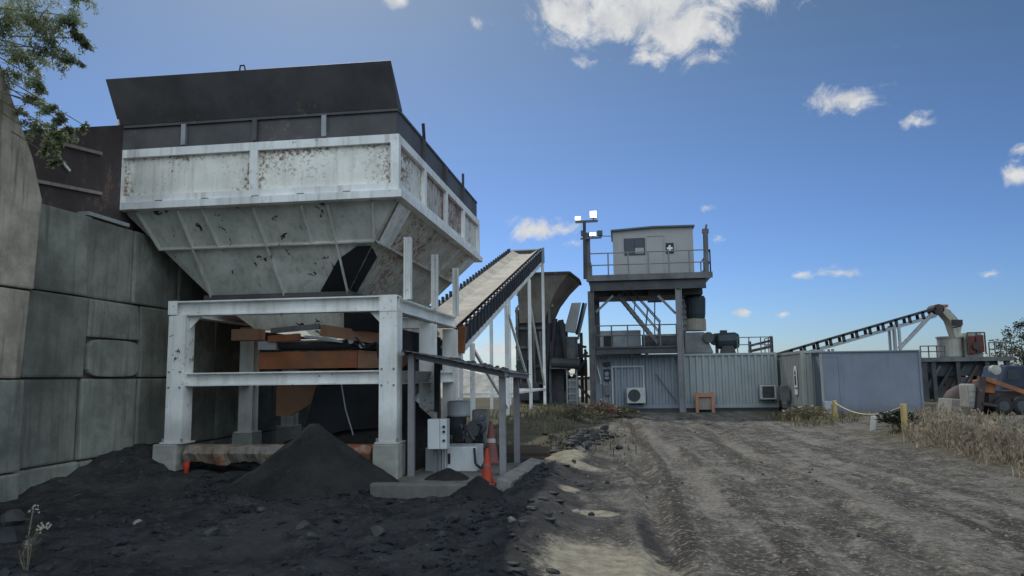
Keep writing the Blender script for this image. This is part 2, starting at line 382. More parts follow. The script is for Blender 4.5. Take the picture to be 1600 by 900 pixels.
def gh(x, y):
    x = np.asarray(x, float); y = np.asarray(y, float)
    near = sst(80, 30, np.hypot(x, y))
    h = (.10*fbm(x*.35, y*.35, 3) + .05*fbm(x*1.4+5, y*1.4, 4)*sst(32, 26, y)) * near
    rough = sst(-.4, -1.6, x)*sst(17, 14, y)*sst(2, 4, y)              # churned spoil on the hopper side
    h = h + rough*(.26*np.abs(fbm(x*1.6, y*1.6, 4)) + .09*fbm(x*6, y*6, 3) + .05*fbm(x*13, y*13, 2))
    h = h + .36*sst(-7.1, -8.2, x)*np.exp(-((y-12.2)/1.9)**2) + .06*sst(-6.6, -8., x)*sst(7,9,y)*near   # fines banked on the wall
    h = h + .10*sst(-3.2, -4.2, x)*np.exp(-((y-11.9)/1.2)**2)          # soil under the frame
    h = h + .36*sst(-1., -2.6, x)*sst(16.5, 25, y)*near                # grassy berm under the conveyor
    w = .16*np.sin(y*.21)+.5*vnoise(y*.13, y*0+2)
    road = sst(-1.1, -.2, x)*sst(5.6, 4.6, x)*sst(31, 27, y)*near
    for x0, d, s in ((.25,.06,.14),(.95,.02,.2),(1.75,.025,.25),(2.35,.03,.17),(3.6,.03,.2)):
        u = (x-x0-w*(.4+.25*x0))/s
        h = h + road*(-d*np.exp(-u*u) + d*.55*np.exp(-((np.abs(u)-1.7)/.6)**2))
    h = h + road*(.030*fbm(x*2.6, y*1.2, 4) + .016*fbm(x*9, y*7, 3))
    h = h + .14*np.exp(-((x+1.05-.1*np.sin(y))/.35)**2)*sst(4,6,y)*sst(26, 20, y)*(.4+vnoise(y*.9, y*0))   # windrow at the track edge
    h = h + .30*sst(5.0, 7.4, x)*sst(6,9,y)*sst(34,28,y)*(.7+.5*vnoise(x*.6,y*.6)) - .18*sst(5.6,7,x)*sst(24,26,y)*sst(34,31,y)
    h = h - sst(400, 900, np.hypot(x, y))*6
    flat = np.exp(-(np.clip(np.abs(x+2.6)-.75,0,9)/.15)**2)*np.exp(-(np.clip(np.abs(y-12.1)-1.75,0,9)/.15)**2)
    h = h*(1-flat) - .02*flat                                          # the shed slab sits here
    return h
def gz(x, y): return float(gh(x, y))
def spaced(a, b, d0, grow):
    o = [a]; d = d0
    while o[-1] < b: o.append(o[-1]+d); d *= grow
    return o
xs = np.array([-x for x in spaced(9.6, 1300, .1, 1.16)][::-1][:-1] + list(np.arange(-9.6, 10, .055)) + spaced(10, 1300, .08, 1.12))
ys = np.array([-900, -300, -120, -60, -30, -15, -8, -4, -1, 1, 2, 3] + spaced(3.4, 1500, .03, 1.0095))
X, Y = np.meshgrid(xs, ys); Z = gh(X, Y)
nx, ny = len(xs), len(ys)
me = bpy.data.meshes.new('ground')
co = np.stack([X.ravel(), Y.ravel(), Z.ravel()], 1)
me.vertices.add(nx*ny); me.vertices.foreach_set('co', co.ravel())
ii = (np.arange(ny-1)[:, None]*nx + np.arange(nx-1)[None]).ravel()
quads = np.stack([ii, ii+1, ii+nx+1, ii+nx], 1)
me.loops.add(len(ii)*4); me.loops.foreach_set('vertex_index', quads.ravel())
me.polygons.add(len(ii)); me.polygons.foreach_set('loop_start', np.arange(len(ii))*4); me.polygons.foreach_set('loop_total', np.full(len(ii), 4))
me.update(); me.validate()
me.polygons.foreach_set('use_smooth', np.ones(len(ii), bool))
xr, yr = X.ravel(), Y.ravel()
black = np.clip(sst(.8, -1.5, xr+.9*fbm(xr*.9, yr*.9, 4)*1.2)*sst(17.5, 15, yr)*sst(-14,-11,xr) + .95*np.exp(-((xr-.30-.12*np.sin(yr*1.3))/.09)**2)*sst(4.5,5.5,yr)*sst(9.5,7.5,yr) + .75*np.exp(-((xr+1.2)/.9)**2)*sst(15,17,yr)*sst(26,22,yr), 0, 1)
sandm = np.zeros_like(xr)
for cx, cy, rx, ry in ((-.22, 6.75, .55, .75), (-.1, 5.9, .6, 1.0), (-1.1, 14.0, .4, 1.3), (-.75, 13.1, .35, .5), (-.35, 9.2, .26, .22), (-.95,15.4,.25,.6), (-.75,10.6,.15,.2)):
    sandm = np.maximum(sandm, sst(1.45, .55, np.hypot((xr-cx)/rx, (yr-cy)/ry)+.9*fbm(xr*2, yr*2, 4)))
veg = np.clip(sst(-.8, -2.2, xr)*sst(16, 19, yr) + sst(5.2, 6.6, xr)*sst(25.,17,yr)*.8 + sst(4.6,5.6,xr)*sst(25,27,yr)*.8 + sst(30, 60, np.hypot(xr,yr)), 0, 1)
trk = np.zeros_like(xr); wob = .22*np.sin(yr*.19)+.35*vnoise(yr*.11, yr*0+4)
for x0, a_, s_ in ((.62, .9, .17), (.30, -.8, .10), (1.05, -.5, .14), (1.48, .55, .15), (1.85, -.6, .13), (2.45, .8, .22), (2.95, -.7, .16), (3.5, .6, .2), (4.05, -.5, .2), (-.15, -.5, .16), (4.6, .4, .2)):
    u = (xr-x0-wob*(.5+.2*x0)-.55*(vnoise(yr*.16+x0*5, yr*0+x0*3)-.5)-.16*fbm(yr*.9+x0*7, xr*0+x0, 3))/(s_*(.7+.6*vnoise(yr*.25+x0*9, yr*0+1)))
    trk += a_*np.exp(-u*u)*sst(.28, .75, vnoise(yr*.35+x0*13, yr*0+x0))*1.25
trk *= sst(33, 26, yr)
for nm, arr in (('black', black), ('sand', sandm), ('veg', veg), ('trk', trk)):
    a = me.attributes.new(nm, 'FLOAT', 'POINT'); a.data.foreach_set('value', arr.astype(np.float32))
m, t = nt('dirt'); N = NT(t); v = N.n('ShaderNodeTexCoord').outputs['Object']
def attr(nm): return N.n('ShaderNodeAttribute', attribute_name=nm).outputs['Fac']
n1 = N.noise(v, 1.1, 8, .68, .4); n2 = N.noise(v, 7, 8, .7); n3 = N.noise(v, 38, 5, .7); nl = N.noise(N.scale(v, (2.6, .45, 1)), 1.3, 7, .65, .3)
nb = N.noise(v, .45, 6, .6, .6); nt_ = N.noise(N.scale(v, (1.9, .16, 1)), 1.0, 6, .62, .25)
nm = N.noise(N.scale(v, (1., .62, 1)), 3.4, 9, .74, .5); nf = N.noise(v, 17, 7, .78, .2)
road = N.mix(N.ramp(nb, .38, .62), (.072, .066, .058), (.128, .118, .103))
road = N.mix(N.math('MULTIPLY', N.ramp(nt_, .50, .62), .6), road, (.235, .225, .205))
road = N.mix(N.math('MULTIPLY', N.ramp(nt_, .47, .36), .6), road, (.05, .047, .044))
tk_ = N.math('ADD', attr('trk'), N.math('MULTIPLY', N.math('SUBTRACT', n2, .5), 1.3))
road = N.mix(N.math('MULTIPLY', N.ramp(nm, .50, .60), .55), road, (.285, .262, .228))
road = N.mix(N.math('MULTIPLY', N.ramp(nm, .48, .39), .65), road, (.046, .041, .036))
road = N.mix(N.math('MULTIPLY', N.ramp(tk_, .25, .8), .55), road, (.235, .215, .186))
road = N.mix(N.math('MULTIPLY', N.ramp(tk_, -.2, -.7), .8), road, (.042, .037, .032))
road = N.mix(N.math('MULTIPLY', N.ramp(nf, .53, .62), .7), road, (.37, .35, .31))
road = N.mix(N.math('MULTIPLY', N.ramp(nf, .46, .38), .7), road, (.036, .033, .030))
vg = N.mix(N.ramp(n1, .35, .65), (.09, .085, .055), (.17, .14, .095)); vg = N.mix(N.math('MULTIPLY', N.ramp(n2, .45, .65), .6), vg, (.05, .058, .03))
col = N.mix(attr('veg'), road, vg)
bl = N.mix(N.ramp(nm, .35, .65), (.022, .023, .025), (.058, .058, .058)); bl = N.mix(N.math('MULTIPLY', N.ramp(nb, .48, .62), .55), bl, (.085, .083, .08)); bl = N.mix(N.math('MULTIPLY', N.ramp(n2, .56, .68), .5), bl, (.11, .106, .10)); bl = N.mix(N.math('MULTIPLY', N.ramp(nf, .55, .68), .6), bl, (.15, .145, .135))
bk = N.ramp(N.math('ADD', attr('black'), N.math('MULTIPLY', N.math('SUBTRACT', n1, .5), 1.3)), .22, .85)
col = N.mix(bk, col, bl)
sd = N.mix(N.ramp(n2, .35, .65), (.26, .235, .18), (.42, .385, .30)); sd = N.mix(N.math('MULTIPLY', N.ramp(n3, .56, .66), .6), sd, (.15, .13, .10))
sk = N.math('MULTIPLY', N.ramp(N.math('ADD', attr('sand'), N.math('MULTIPLY', N.math('SUBTRACT', N.math('ADD', N.math('MULTIPLY', n2, .5), N.math('MULTIPLY', nf, .5)), .5), 2.6)), .15, .95), .92)
col = N.mix(sk, col, sd)
hb = N.math('ADD', N.math('ADD', N.math('MULTIPLY', n2, .6), N.math('MULTIPLY', n3, .35)), N.math('MULTIPLY', nf, .5))
N.out(col, .95, 0, hb, .9, .06, .15); MATS['dirt'] = m
me.materials.append(m)
ground = bpy.data.objects.new('ground', me); C.objects.link(ground); ground['kind'] = 'structure'

# loader ramp behind the block wall
mb = MB()
prof = [(-8.9, -1), (-8.9, 4.12), (-10, 4.2), (-22, 4.25), (-40, -1)]
r0 = [(x, 2.0, z) for x, z in prof]; r1 = [(x, 24, z) for x, z in prof]
mb.loft(r0, r1); o = mb.build('embankment', 'dirt'); o['kind'] = 'structure'

# distant low rise and scrub line on the horizon
mb = MB(); pts = []
for i in range(91):
    a = -1.2 + 2.4*i/90; rr = 420+60*math.sin(i*.7)
    pts.append((rr*math.sin(a), rr*math.cos(a), 2.2+1.8*math.sin(i*.37)+1.2*math.sin(i*1.3)))
for (a, b) in zip(pts, pts[1:]):
    mb.add([(a[0], a[1], -7), (b[0], b[1], -7), b, a, (a[0]*1.3, a[1]*1.3, -7), (b[0]*1.3, b[1]*1.3, -7)], [(0,1,2,3), (3,2,5,4)])
mk('far_scrub', (.09, .10, .085), .95, var=.3, vs=.02)
o = mb.build('hills', 'far_scrub'); o['kind'] = 'structure'

# ------------------------------------------------------------------ block retaining walls
WX = -8.22
def block(parent, y0, y1, z0, z1, x0, x1, mat='concrete', jit=.045, bev=.035):
    j = lambda: random.uniform(-jit, jit)
    mb = MB()
    a = [(x1+j(), y0+.012, z0+.01), (x1+j(), y1-.012, z0+.01), (x1+j(), y1-.012, z1-.01), (x1+j(), y0+.012, z1-.01)]
    b = [(x0, p[1], p[2]) for p in a]
    mb.loft(a, b); return mb.build('block', mat, parent, bevel=bev)
wall = thing('retaining_wall', 'mossy grey wall of stacked concrete blocks running back under the white hopper', 'wall', (WX-.35, 14.5, 0))
rows = [(-.25, .42), (.42, 1.67), (1.67, 2.92), (2.92, 4.2)]
for ri, (z0, z1) in enumerate(rows):
    y = 9.46; k = 0
    cuts = {3: [10.68, 11.8, 13.15], 2: [10.72, 12.05, 13.2], 1: [10.66, 12.05, 13.3], 0: [10.72, 11.95, 13.2]}[ri]
    cuts = cuts + [cuts[-1]+1.3*i for i in range(1, 6)]
    for yc in cuts:
        if ri == 2 and k == 1:
            block(wall, y, yc, 2.3, z1, WX-.7, WX)
            mb = MB(); z0b, z1b = z0, 2.3
            pr = []
            for i in range(20):          # the rounded, spalled block
                t = 2*math.pi*i/20; cx, sx = math.cos(t), math.sin(t)
                ex = (abs(cx)**.4)*(1 if cx > 0 else -1); ez = (abs(sx)**.45)*(1 if sx > 0 else -1)
                pr.append(((y+yc)/2+ex*(yc-y)/2*.95, (z0b+z1b)/2+ez*(z1b-z0b)/2*.95))
            mb.loft([(WX+.03, a, b) for a, b in pr], [(WX-.7, a, b) for a, b in pr]); mb.build('block', 'concrete', wall, bevel=.02)
        else: block(wall, y, yc, z0, z1, WX-.7, WX)
        y = yc; k += 1
mb = MB(); mb.box(WX-.75, WX-.06, 9.5, 19.6, -.3, 4.15); mb.build('backing', 'old_timber', wall)

nwall = thing('wing_wall', 'streaked tan concrete wing wall nearest the camera at the left edge', 'wall', (-8.3, 6.5, 0))
def wedge(pts, x0, x1, mat):
    mb = MB(); mb.loft([(x1, a, b) for a, b in pts], [(x0, a, b) for a, b in pts]); return mb.build('block', mat, nwall, bevel=.03)
wedge([(7.0, 2.9), (9.47, 2.9), (9.52, 4.2), (9.30, 4.75), (8.72, 5.72), (8.35, 6.4), (7.0, 7.6)], -8.75, -8.10, 'concrete_warm')
wedge([(7.0, 1.67), (9.36, 1.67), (9.43, 2.88), (7.0, 2.88)], -8.75, -8.12, 'concrete_warm')
wedge([(7.0, .42), (9.42, .42), (9.40, 1.65), (7.0, 1.65)], -8.75, -8.10, 'concrete')
wedge([(7.0, -.4), (9.40, -.4), (9.42, .40), (7.0, .40)], -8.75, -8.09, 'concrete')
for z0, z1 in ((-.4, .41), (.42, 1.66), (1.67, 2.9), (2.92, 4.2), (4.22, 5.6)):
    wedge([(4.0, z0), (6.98, z0), (6.98, z1), (4.0, z1)], -8.75, -8.11, 'concrete_warm')
rear = thing('rear_wall', 'dark block wall closing the bay behind the white hopper legs', 'wall', (-6.6, 19.8, 0))
for zi, (z0, z1) in enumerate(rows):
    x = -8.2 - .6*(zi % 2)
    while x < -5.4:
        mb = MB(); mb.box(x+.01, min(x+1.29, -5.2), 19.6, 20.3, z0+.01, z1-.01); mb.build('block', 'concrete', rear, bevel=.03); x += 1.3

# steel guide panel on the wall top, left of the hopper
wing = thing('guide_panel', 'rusty brown ribbed steel panel standing on the block wall left of the hopper', 'panel', (-8.4, 10.4, 4.2))
mb = MB(); mb.plate([(-8.42, 8.7, 4.2), (-8.42, 11.62, 4.2), (-8.42, 11.62, 6.02), (-8.42, 9.2, 5.12), (-8.42, 8.7, 5.0)], .012); mb.build('plate', 'rust_plate', wing)
for (ya, za, yb, zb) in ((10.05, 5.22, 11.05, 5.34), (9.4, 4.5, 11.1, 4.68)):
    mb = MB(); mb.beam((-8.385, ya, za), (-8.385, yb, zb), .05, .05); mb.build('rib', 'tan_paint', wing)
mb = MB(); mb.beam((-8.38, 10.15, 4.98), (-8.38, 10.36, 4.86), .03, .04); mb.build('bracket', 'white_paint', wing)
mb = MB(); mb.plate([(-8.44, 11.60, 4.2), (-8.44, 13.5, 4.2), (-8.44, 13.5, 4.52), (-8.44, 11.60, 4.52)], .012); mb.build('lower_plate', 'rust_plate', wing)
mb = MB(); mb.box(-8.6, -8.2, 10.6, 11.6, 4.21, 4.27); mb.build('foot_angle', 'grey_paint', wing)

# ------------------------------------------------------------------ feed hopper
HX0, HX1, HY0, HY1 = -8.6, -3.52, 11.7, 18.85
hop = thing('feed_hopper', 'large white chipped feed hopper with dark flared top boards', 'hopper', (-6.06, 15.3, 2.4))
def ring(x0, x1, y0, y1, z0, z1, th, name, mat):
    mb = MB()
    mb.box(x0, x1, y0, y0+th, z0, z1).box(x0, x1, y1-th, y1, z0, z1)
    mb.box(x0, x0+th, y0+th, y1-th, z0, z1).box(x1-th, x1, y0+th, y1-th, z0, z1)
    return mb.build(name, mat, hop)
ring(HX0-.06, HX1+.06, HY0-.06, HY1+.06, 4.53, 4.65, .20, 'flange', 'white_paint')
ring(HX0, HX1, HY0, HY1, 4.66, 4.78, .12, 'bottom_rail', 'white_paint')
ring(HX0, HX1, HY0, HY1, 5.46, 5.60, .12, 'top_rail', 'white_paint')
ring(HX0+.03, HX1-.03, HY0+.03, HY1-.03, 5.605, 5.63, .12, 'gasket_plate', 'dark_steel')
fx = [HX0, -6.05, HX1-.14]; 
for x in (HX0, -6.12, HX1-.14):
    for yy in (HY0, HY1-.12):
        mb = MB(); mb.box(x, x+.14, yy, yy+.12, 4.78, 5.46); mb.build('corner_post' if x != -6.12 else 'middle_post', 'white_paint', hop)
syl = [13.45, 15.2, 16.95]
for y in syl:
    for x in (HX0, HX1-.12):
        mb = MB(); mb.box(x, x+.12, y-.07, y+.07, 4.78, 5.46); mb.build('middle_post', 'white_paint', hop)
for (a, b) in ((HX0+.14, -6.12), (-5.98, HX1-.14)):
    for yy in (HY0+.07, HY1-.09):
        mb = MB(); mb.box(a, b, yy, yy+.02, 4.78, 5.46); mb.build('side_panel', 'white_panel', hop)
edges = [HY0+.12]+sum([[y-.07, y+.07] for y in syl], [])+[HY1-.12]
for i in range(4):
    for x in (HX0+.07, HX1-.09):
        mb = MB(); mb.box(x, x+.02, edges[2*i], edges[2*i+1], 4.78, 5.46); mb.build('side_panel', 'rusty_panel' if i in (1, 2) else 'white_side', hop)
for i, x in enumerate((-7.75, -6.9, -6.0, -5.2, -4.4)):      # clamps between the rails
    mb = MB(); mb.box(x-.06, x+.06, HY0-.025, HY0+.04, 4.645, 4.672); mb.build('clamp', 'black_iron', hop)
for y in (12.9, 14.5, 16.1, 17.7):
    mb = MB(); mb.box(HX1-.04, HX1+.025, y-.06, y+.06, 4.645, 4.672); mb.build('clamp', 'black_iron', hop)
# cone
T = dict(x0=-8.48, x1=-3.62, y0=11.84, y1=18.7, z=4.54); B = dict(x0=-7.38, x1=-4.75, y0=12.8, y1=17.6, z=3.15)
def cone_pt(u, w, t):   # u,w in 0..1 round the plan, t 0 top .. 1 bottom
    l = lambda k0, k1, s, D: D[k0]+(D[k1]-D[k0])*s
    a = Vector((l('x0','x1',u,T), l('y0','y1',w,T), T['z'])); b = Vector((l('x0','x1',u,B), l('y0','y1',w,B), B['z']))
    return a.lerp(b, t)
def cone_face(name, q, mat):
    mb = MB(); mb.plate(q, .02); return mb.build(name, mat, hop)
cone_face('cone_plate', [cone_pt(0,0,0), cone_pt(1,0,0), cone_pt(1,0,1), cone_pt(0,0,1)], 'cone_paint')
cone_face('cone_plate', [cone_pt(0,1,0), cone_pt(1,1,0), cone_pt(1,1,1), cone_pt(0,1,1)], 'cone_paint')
cone_face('cone_plate', [cone_pt(1,0,0), cone_pt(1,1,0), cone_pt(1,1,1), cone_pt(1,0,1)], 'cone_side')
cone_face('cone_plate', [cone_pt(0,0,0), cone_pt(0,1,0), cone_pt(0,1,1), cone_pt(0,0,1)], 'cone_paint')
off_f = Vector((0, -.04, -.03)); off_s = Vector((.035, 0, -.035))
def rib(a, b, off, w, mat='cone_paint'):
    mb = MB(); mb.beam(a+off, b+off, .022, w, off); mb.build('stiffener', mat, hop)
tm = .42
rib(cone_pt(0,0,tm), cone_pt(1,0,tm), off_f, .09)
rib(cone_pt(1,0,tm), cone_pt(1,1,tm), off_s, .10)
def at_px(px, t):                            # ribs where the photo shows them
    best = min((abs(_proj(cone_pt(u/200, 0, t))[0]-px), u) for u in range(201)); return best[1]/200
def _proj(p):
    d = p-Vector((0, 0, CH)); z = d.dot(_fw); return 800+FOC*d.dot(_r)/z, 450-FOC*d.dot(_u)/z
for (pa, pb) in ((282, 333), (398, 446), (513, 553)):
    ua, ub = at_px(pa, 0), at_px(pb, 1); ua = ub = (ua+ub)/2
    rib(cone_pt(at_px(pa,0),0,0), cone_pt(at_px(pb,1),0,1), off_f, .10)
for (pa, pb) in ((318, 345), (472, 490), (585, 588), (216, 250)):
    rib(cone_pt(at_px(pa,0),0,0), cone_pt(at_px(pb,tm),0,tm), off_f, .08)
for w in (.09, .25, .40, .55, .70, .85):
    rib(cone_pt(1,w,0), cone_pt(1,w,tm), off_s, .10, 'cone_side' if w > .2 else 'white_paint')
for w in (.02, .97):                         # corner flare plates
    mb = MB(); mb.plate([cone_pt(1,w,0)+off_s*.8, cone_pt(1,w+(.10 if w<.5 else -.12),0)+off_s*.8, cone_pt(1,w+(.10 if w<.5 else -.12),tm)+off_s*.8, cone_pt(1,w,tm)+off_s*.8], .012)
    mb.build('gusset', 'white_paint', hop)
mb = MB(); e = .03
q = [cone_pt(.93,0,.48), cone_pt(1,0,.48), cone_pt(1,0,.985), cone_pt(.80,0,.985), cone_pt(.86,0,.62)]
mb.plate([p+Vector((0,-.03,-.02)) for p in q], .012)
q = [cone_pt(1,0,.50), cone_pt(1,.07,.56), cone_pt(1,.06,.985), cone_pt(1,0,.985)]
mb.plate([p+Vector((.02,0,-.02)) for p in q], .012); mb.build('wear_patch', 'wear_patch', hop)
ringz = MB(); 
ringz.box(B['x0']-.08, B['x1']+.08, B['y0']-.08, B['y0']+.04, 3.05, 3.14).box(B['x0']-.08, B['x1']+.08, B['y1']-.04, B['y1']+.08, 3.05, 3.14)
ringz.box(B['x0']-.08, B['x0']+.04, B['y0']+.04, B['y1']-.04, 3.05, 3.14).box(B['x1']-.04, B['x1']+.08, B['y0']+.04, B['y1']-.04, 3.05, 3.14)
ringz.build('outlet_flange', 'dark_steel', hop)
mb = MB()
mb.loft([(-7.3,12.86,3.05),(-4.8,12.86,3.05),(-4.8,17.5,3.05),(-7.3,17.5,3.05)], [(-6.6,13.1,2.5),(-4.95,13.1,2.5),(-4.95,17.2,2.5),(-6.6,17.2,2.5)], cap=False)
mb.build('outlet_chute', 'cone_paint', hop)
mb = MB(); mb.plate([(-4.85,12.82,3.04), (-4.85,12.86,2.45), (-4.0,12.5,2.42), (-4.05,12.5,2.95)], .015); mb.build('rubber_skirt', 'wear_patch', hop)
# dark boards above the box
zb0, zb1 = 5.632, 6.0
mb = MB(); mb.box(HX0+.06, HX1-.06, HY0+.06, HY0+.08, zb0, zb1); mb.build('front_board', 'dark_steel', hop)
mb = MB(); mb.box(HX0+.06, HX1-.06, HY1-.08, HY1-.06, zb0, zb1); mb.build('rear_board', 'dark_steel', hop)
for x in (HX0+.06, HX1-.08):
    mb = MB(); mb.box(x, x+.02, HY0+.08, HY1-.08, zb0, zb1+.03); mb.build('side_board', 'dark_steel', hop)
    mb = MB(); mb.box(x-.02, x+.04, HY0+.08, HY1-.08, zb1+.03, zb1+.075); mb.build('board_cap', 'dark_steel', hop)
mb = MB(); mb.box(HX0+.03, HX1-.03, HY0+.02, HY0+.10, zb1, zb1+.05); mb.build('board_cap', 'dark_steel', hop)
mb = MB(); mb.plate([(HX0+.03, HY0+.02, zb1+.05), (HX1-.03, HY0+.02, zb1+.05), (HX1-.03, HY0-.37, 6.70), (HX0+.02, HY0-.37, 6.74)], .014); mb.build('flared_board', 'dark_steel', hop)
mb = MB(); mb.plate([(HX1-.035, HY0+.04, zb1+.05), (HX1-.035, HY0-.36, 6.69), (HX1-.035, HY0+.30, zb1+.08)], .012); mb.build('corner_plate', 'dark_steel', hop)
for x in (-7.35, -6.05, -4.82):
    mb = MB(); mb.box(x-.04, x+.04, HY0+.0, HY0+.058, zb0, zb1); mb.build('board_post', 'galv' if x != -6.05 else 'dark_steel', hop)
for y in (13.4, 15.2, 17.0):
    mb = MB(); mb.box(HX1-.058, HX1-.0, y-.05, y+.05, zb0, zb1+.02); mb.build('board_post', 'dark_steel', hop)
mb = MB()
c = P(379, 105, 11.34); 
mb.path([c+Vector((-.05,0,-.06)), c+Vector((-.04,0,.03)), c+Vector((.03,0,.03)), c+Vector((.05,0,-.06))], .012); mb.build('lifting_lug', 'black_iron', hop)
for (y, ln) in ((13.55, .34), (17.05, .34)):
    mb = MB(); mb.beam((HX1-.05, y, 5.9), (HX1-.05, y-.12 if y<15 else y, 6.1+ln-.08), .05, .05, (0,1,0)); mb.build('upright_rod', 'black_iron', hop)
mb = MB(); mb.box(HX0+.02, HX0+.06, HY0-.04, HY0+.0, zb1+.02, zb1+.17); mb.build('hinge_lug', 'white_paint', hop)
mb = MB(); mb.box(HX0+.12, HX0+.16, 12.0, 18.6, 4.0, 4.53); mb.build('gap_plate', 'black_iron', hop)  # dark plate added to close the open gap under the left flange

# ------------------------------------------------------------------ steel support frame
frm = thing('support_frame', 'white steel beam frame standing under the big hopper', 'frame', (-5.58, 14.2, .58))
LX, RX = -7.42, -3.73; LY = (12.0, 14.42, 16.35)
for x in (LX, RX):
    for i, y in enumerate(LY):
        mb = MB(); mb.ibeam((x, y, .60), (x, y, 2.66 if i else 2.70), .29, .30 if i == 0 else .26, (1, 0, 0) if i == 0 else (0, 1, 0)); 
        if i == 0: mb.box(x-.145, x+.145, y-.16, y-.145, .60, 2.70)
        mb.build('leg', 'frame_paint', frm)
        mb = MB(); mb.box(x-.20, x+.20, y-.2, y+.2, .575, .60); mb.build('base_plate', 'frame_paint', frm)
mb = MB(); mb.ibeam((LX-.15, 12.0, 2.83), (RX+.15, 12.0, 2.83), .22, .25); mb.build('top_beam', 'frame_paint', frm)
mb = MB(); mb.box(RX-.15, RX+.15, 11.83, 11.845, 2.69, 2.955); mb.build('splice_plate', 'frame_paint', frm)
mb = MB(); mb.box(LX-.16, LX-.0, 11.83, 11.845, 2.72, 2.955); mb.build('splice_plate', 'frame_paint', frm)
mb = MB(); mb.ibeam((LX-.1, 16.4, 2.83), (RX+.1, 16.4, 2.83), .22, .25); mb.build('top_beam', 'frame_paint', frm)
for x in (LX, RX):
    mb = MB(); mb.ibeam((x, 12.12, 2.82), (x, 16.5, 2.82), .22, .24); mb.build('side_beam', 'frame_paint', frm)
    mb = MB(); mb.ibeam((x, 12.16, 1.62), (x, 16.5, 1.62), .2, .22); mb.build('side_tie', 'frame_paint', frm)
mb = MB(); mb.ibeam((LX+.05, 12.02, 1.63), (RX-.05, 12.02, 1.63), .2, .22); mb.build('middle_beam', 'frame_paint', frm)
for x, sg in ((RX+.12, 1),):
    for y in (12.57, 14.47, 16.38):
        mb = MB(); mb.ibeam((x, y, 2.95), (x, y, 4.03), .12, .12, (1, 0, 0)); mb.build('hanger_post', 'frame_paint', frm)
for x in (LX, RX):                           # end plates, gussets and bolts
    for zz in (1.50, 1.76):
        for dx in (-.1, .1):
            mb = MB(); mb.tube((x+dx, 11.826, zz), (x+dx, 11.84, zz), .018, 6); mb.build('bolt', 'shed_post', frm)
    mb = MB(); sg = 1 if x == LX else -1
    mb.plate([(x+sg*.15, 12.0, 2.70), (x+sg*.36, 12.0, 2.70), (x+sg*.15, 12.0, 2.48)], .016); mb.build('gusset', 'frame_paint', frm)
    for dx in (-.17, .17):
        mb = MB(); mb.tube((x+dx, 11.84, .60), (x+dx, 11.84, .66), .02, 6); mb.build('bolt', 'shed_post', frm)
for x, y, lab in ((LX-.08, 11.98, 'chipped concrete footing under the front left white leg'), (RX, 11.98, 'pale concrete footing under the front right white leg'),
             (RX, 14.42, 'concrete footing under the middle leg on the shed side'), (LX, 14.42, 'concrete footing under the middle leg on the wall side'),
             (RX, 16.35, 'concrete footing under the rear leg on the shed side'), (LX, 16.35, 'concrete footing under the rear leg on the wall side')):
    mb = MB(); mb.box(x-.22, x+.20, y-.22, y+.22, -.35, .57); one(mb, 'concrete_footing', 'concrete_pale', lab, 'footing', 'concrete footings', bevel=.025)
mb = MB()
pp = []; n = 60
for i in range(n):
    x = -7.20+(3.2)*i/(n-1); r_ = random.Random(i)
    pp.append([(x, 11.86+0.03*math.sin(i*.9), .26+r_.uniform(-.015,.015)+.03*math.sin(i*.4)), (x, 12.2, .22), (x, 12.2, .54), (x, 11.9+r_.uniform(-.008,.008), .53+.02*math.sin(i*.7)+r_.uniform(-.008,.008)), (x, 11.80+r_.uniform(-.012,.012)+.015*math.sin(i*1.1), .42+r_.uniform(-.012,.012))])
for a, b in zip(pp, pp[1:]): mb.loft(a, b, cap=False)
mb.add(pp[0], [(0,1,2,3,4)]); mb.add(pp[-1], [(4,3,2,1,0)])
one(mb, 'ground_beam', 'rusty_concrete', 'spalled rust stained concrete beam between the two front footings', 'beam')
mb = MB(); c = P(291, 728, 11.75); mb.lathe(c, [(.055, .06), (.05, -.02), (.02, -.13)], 10); one(mb, 'pipe_cap', 'red_plastic', 'red plastic cap hanging at the left front footing', 'cap')

# ------------------------------------------------------------------ belt feeder under the hopper
fd = thing('belt_feeder', 'dirty orange belt feeder slung under the hopper outlet', 'feeder', (-5.5, 14.5, 1.75))
mb = MB(); mb.loft([(-6.47,12.9,2.10),(-4.62,12.9,2.10),(-4.25,15.5,2.1),(-6.3,15.5,2.1)], [(-6.47,12.9,1.80),(-4.62,12.9,1.80),(-4.25,15.5,1.8),(-6.3,15.5,1.8)]); mb.build('tray', 'orange_paint', fd)
mb = MB(); mb.plate([(-4.60,12.88,2.11), (-4.60,12.88,1.79), (-4.16,12.95,1.79), (-4.28,12.95,2.08)], .02); mb.build('end_plate', 'orange_dusty', fd)
mb = MB(); mb.beam((-5.25, 12.8, 2.47), (-4.20, 12.85, 2.30), .1, .2); mb.build('upper_beam', 'orange_dusty', fd)
mb = MB(); mb.beam((-6.95, 12.95, 2.42), (-6.45, 12.95, 2.42), .3, .2); mb.build('motor', 'orange_dusty', fd)
mb = MB(); mb.beam((-6.25, 12.85, 2.33), (-5.68, 12.85, 2.36), .12, .12); mb.build('upper_beam', 'orange_paint', fd)
mb = MB(); mb.beam((-5.55, 12.82, 2.36), (-4.85, 12.82, 2.26), .1, .05); mb.build('tie_rod', 'galv', fd)
mb = MB(); mb.beam((-6.2, 12.84, 2.48), (-5.3, 12.84, 2.54), .1, .09); mb.build('tie_rod', 'plant_mid', fd)
mb = MB(); mb.beam((-6.45, 12.9, 2.22), (-6.1, 12.9, 2.22), .15, .15); mb.build('bearing', 'galv', fd)
mb = MB(); mb.tube((-6.1, 13.0, 2.22), (-4.5, 13.0, 2.22), .10, 12); mb.build('drum', 'black_iron', fd)
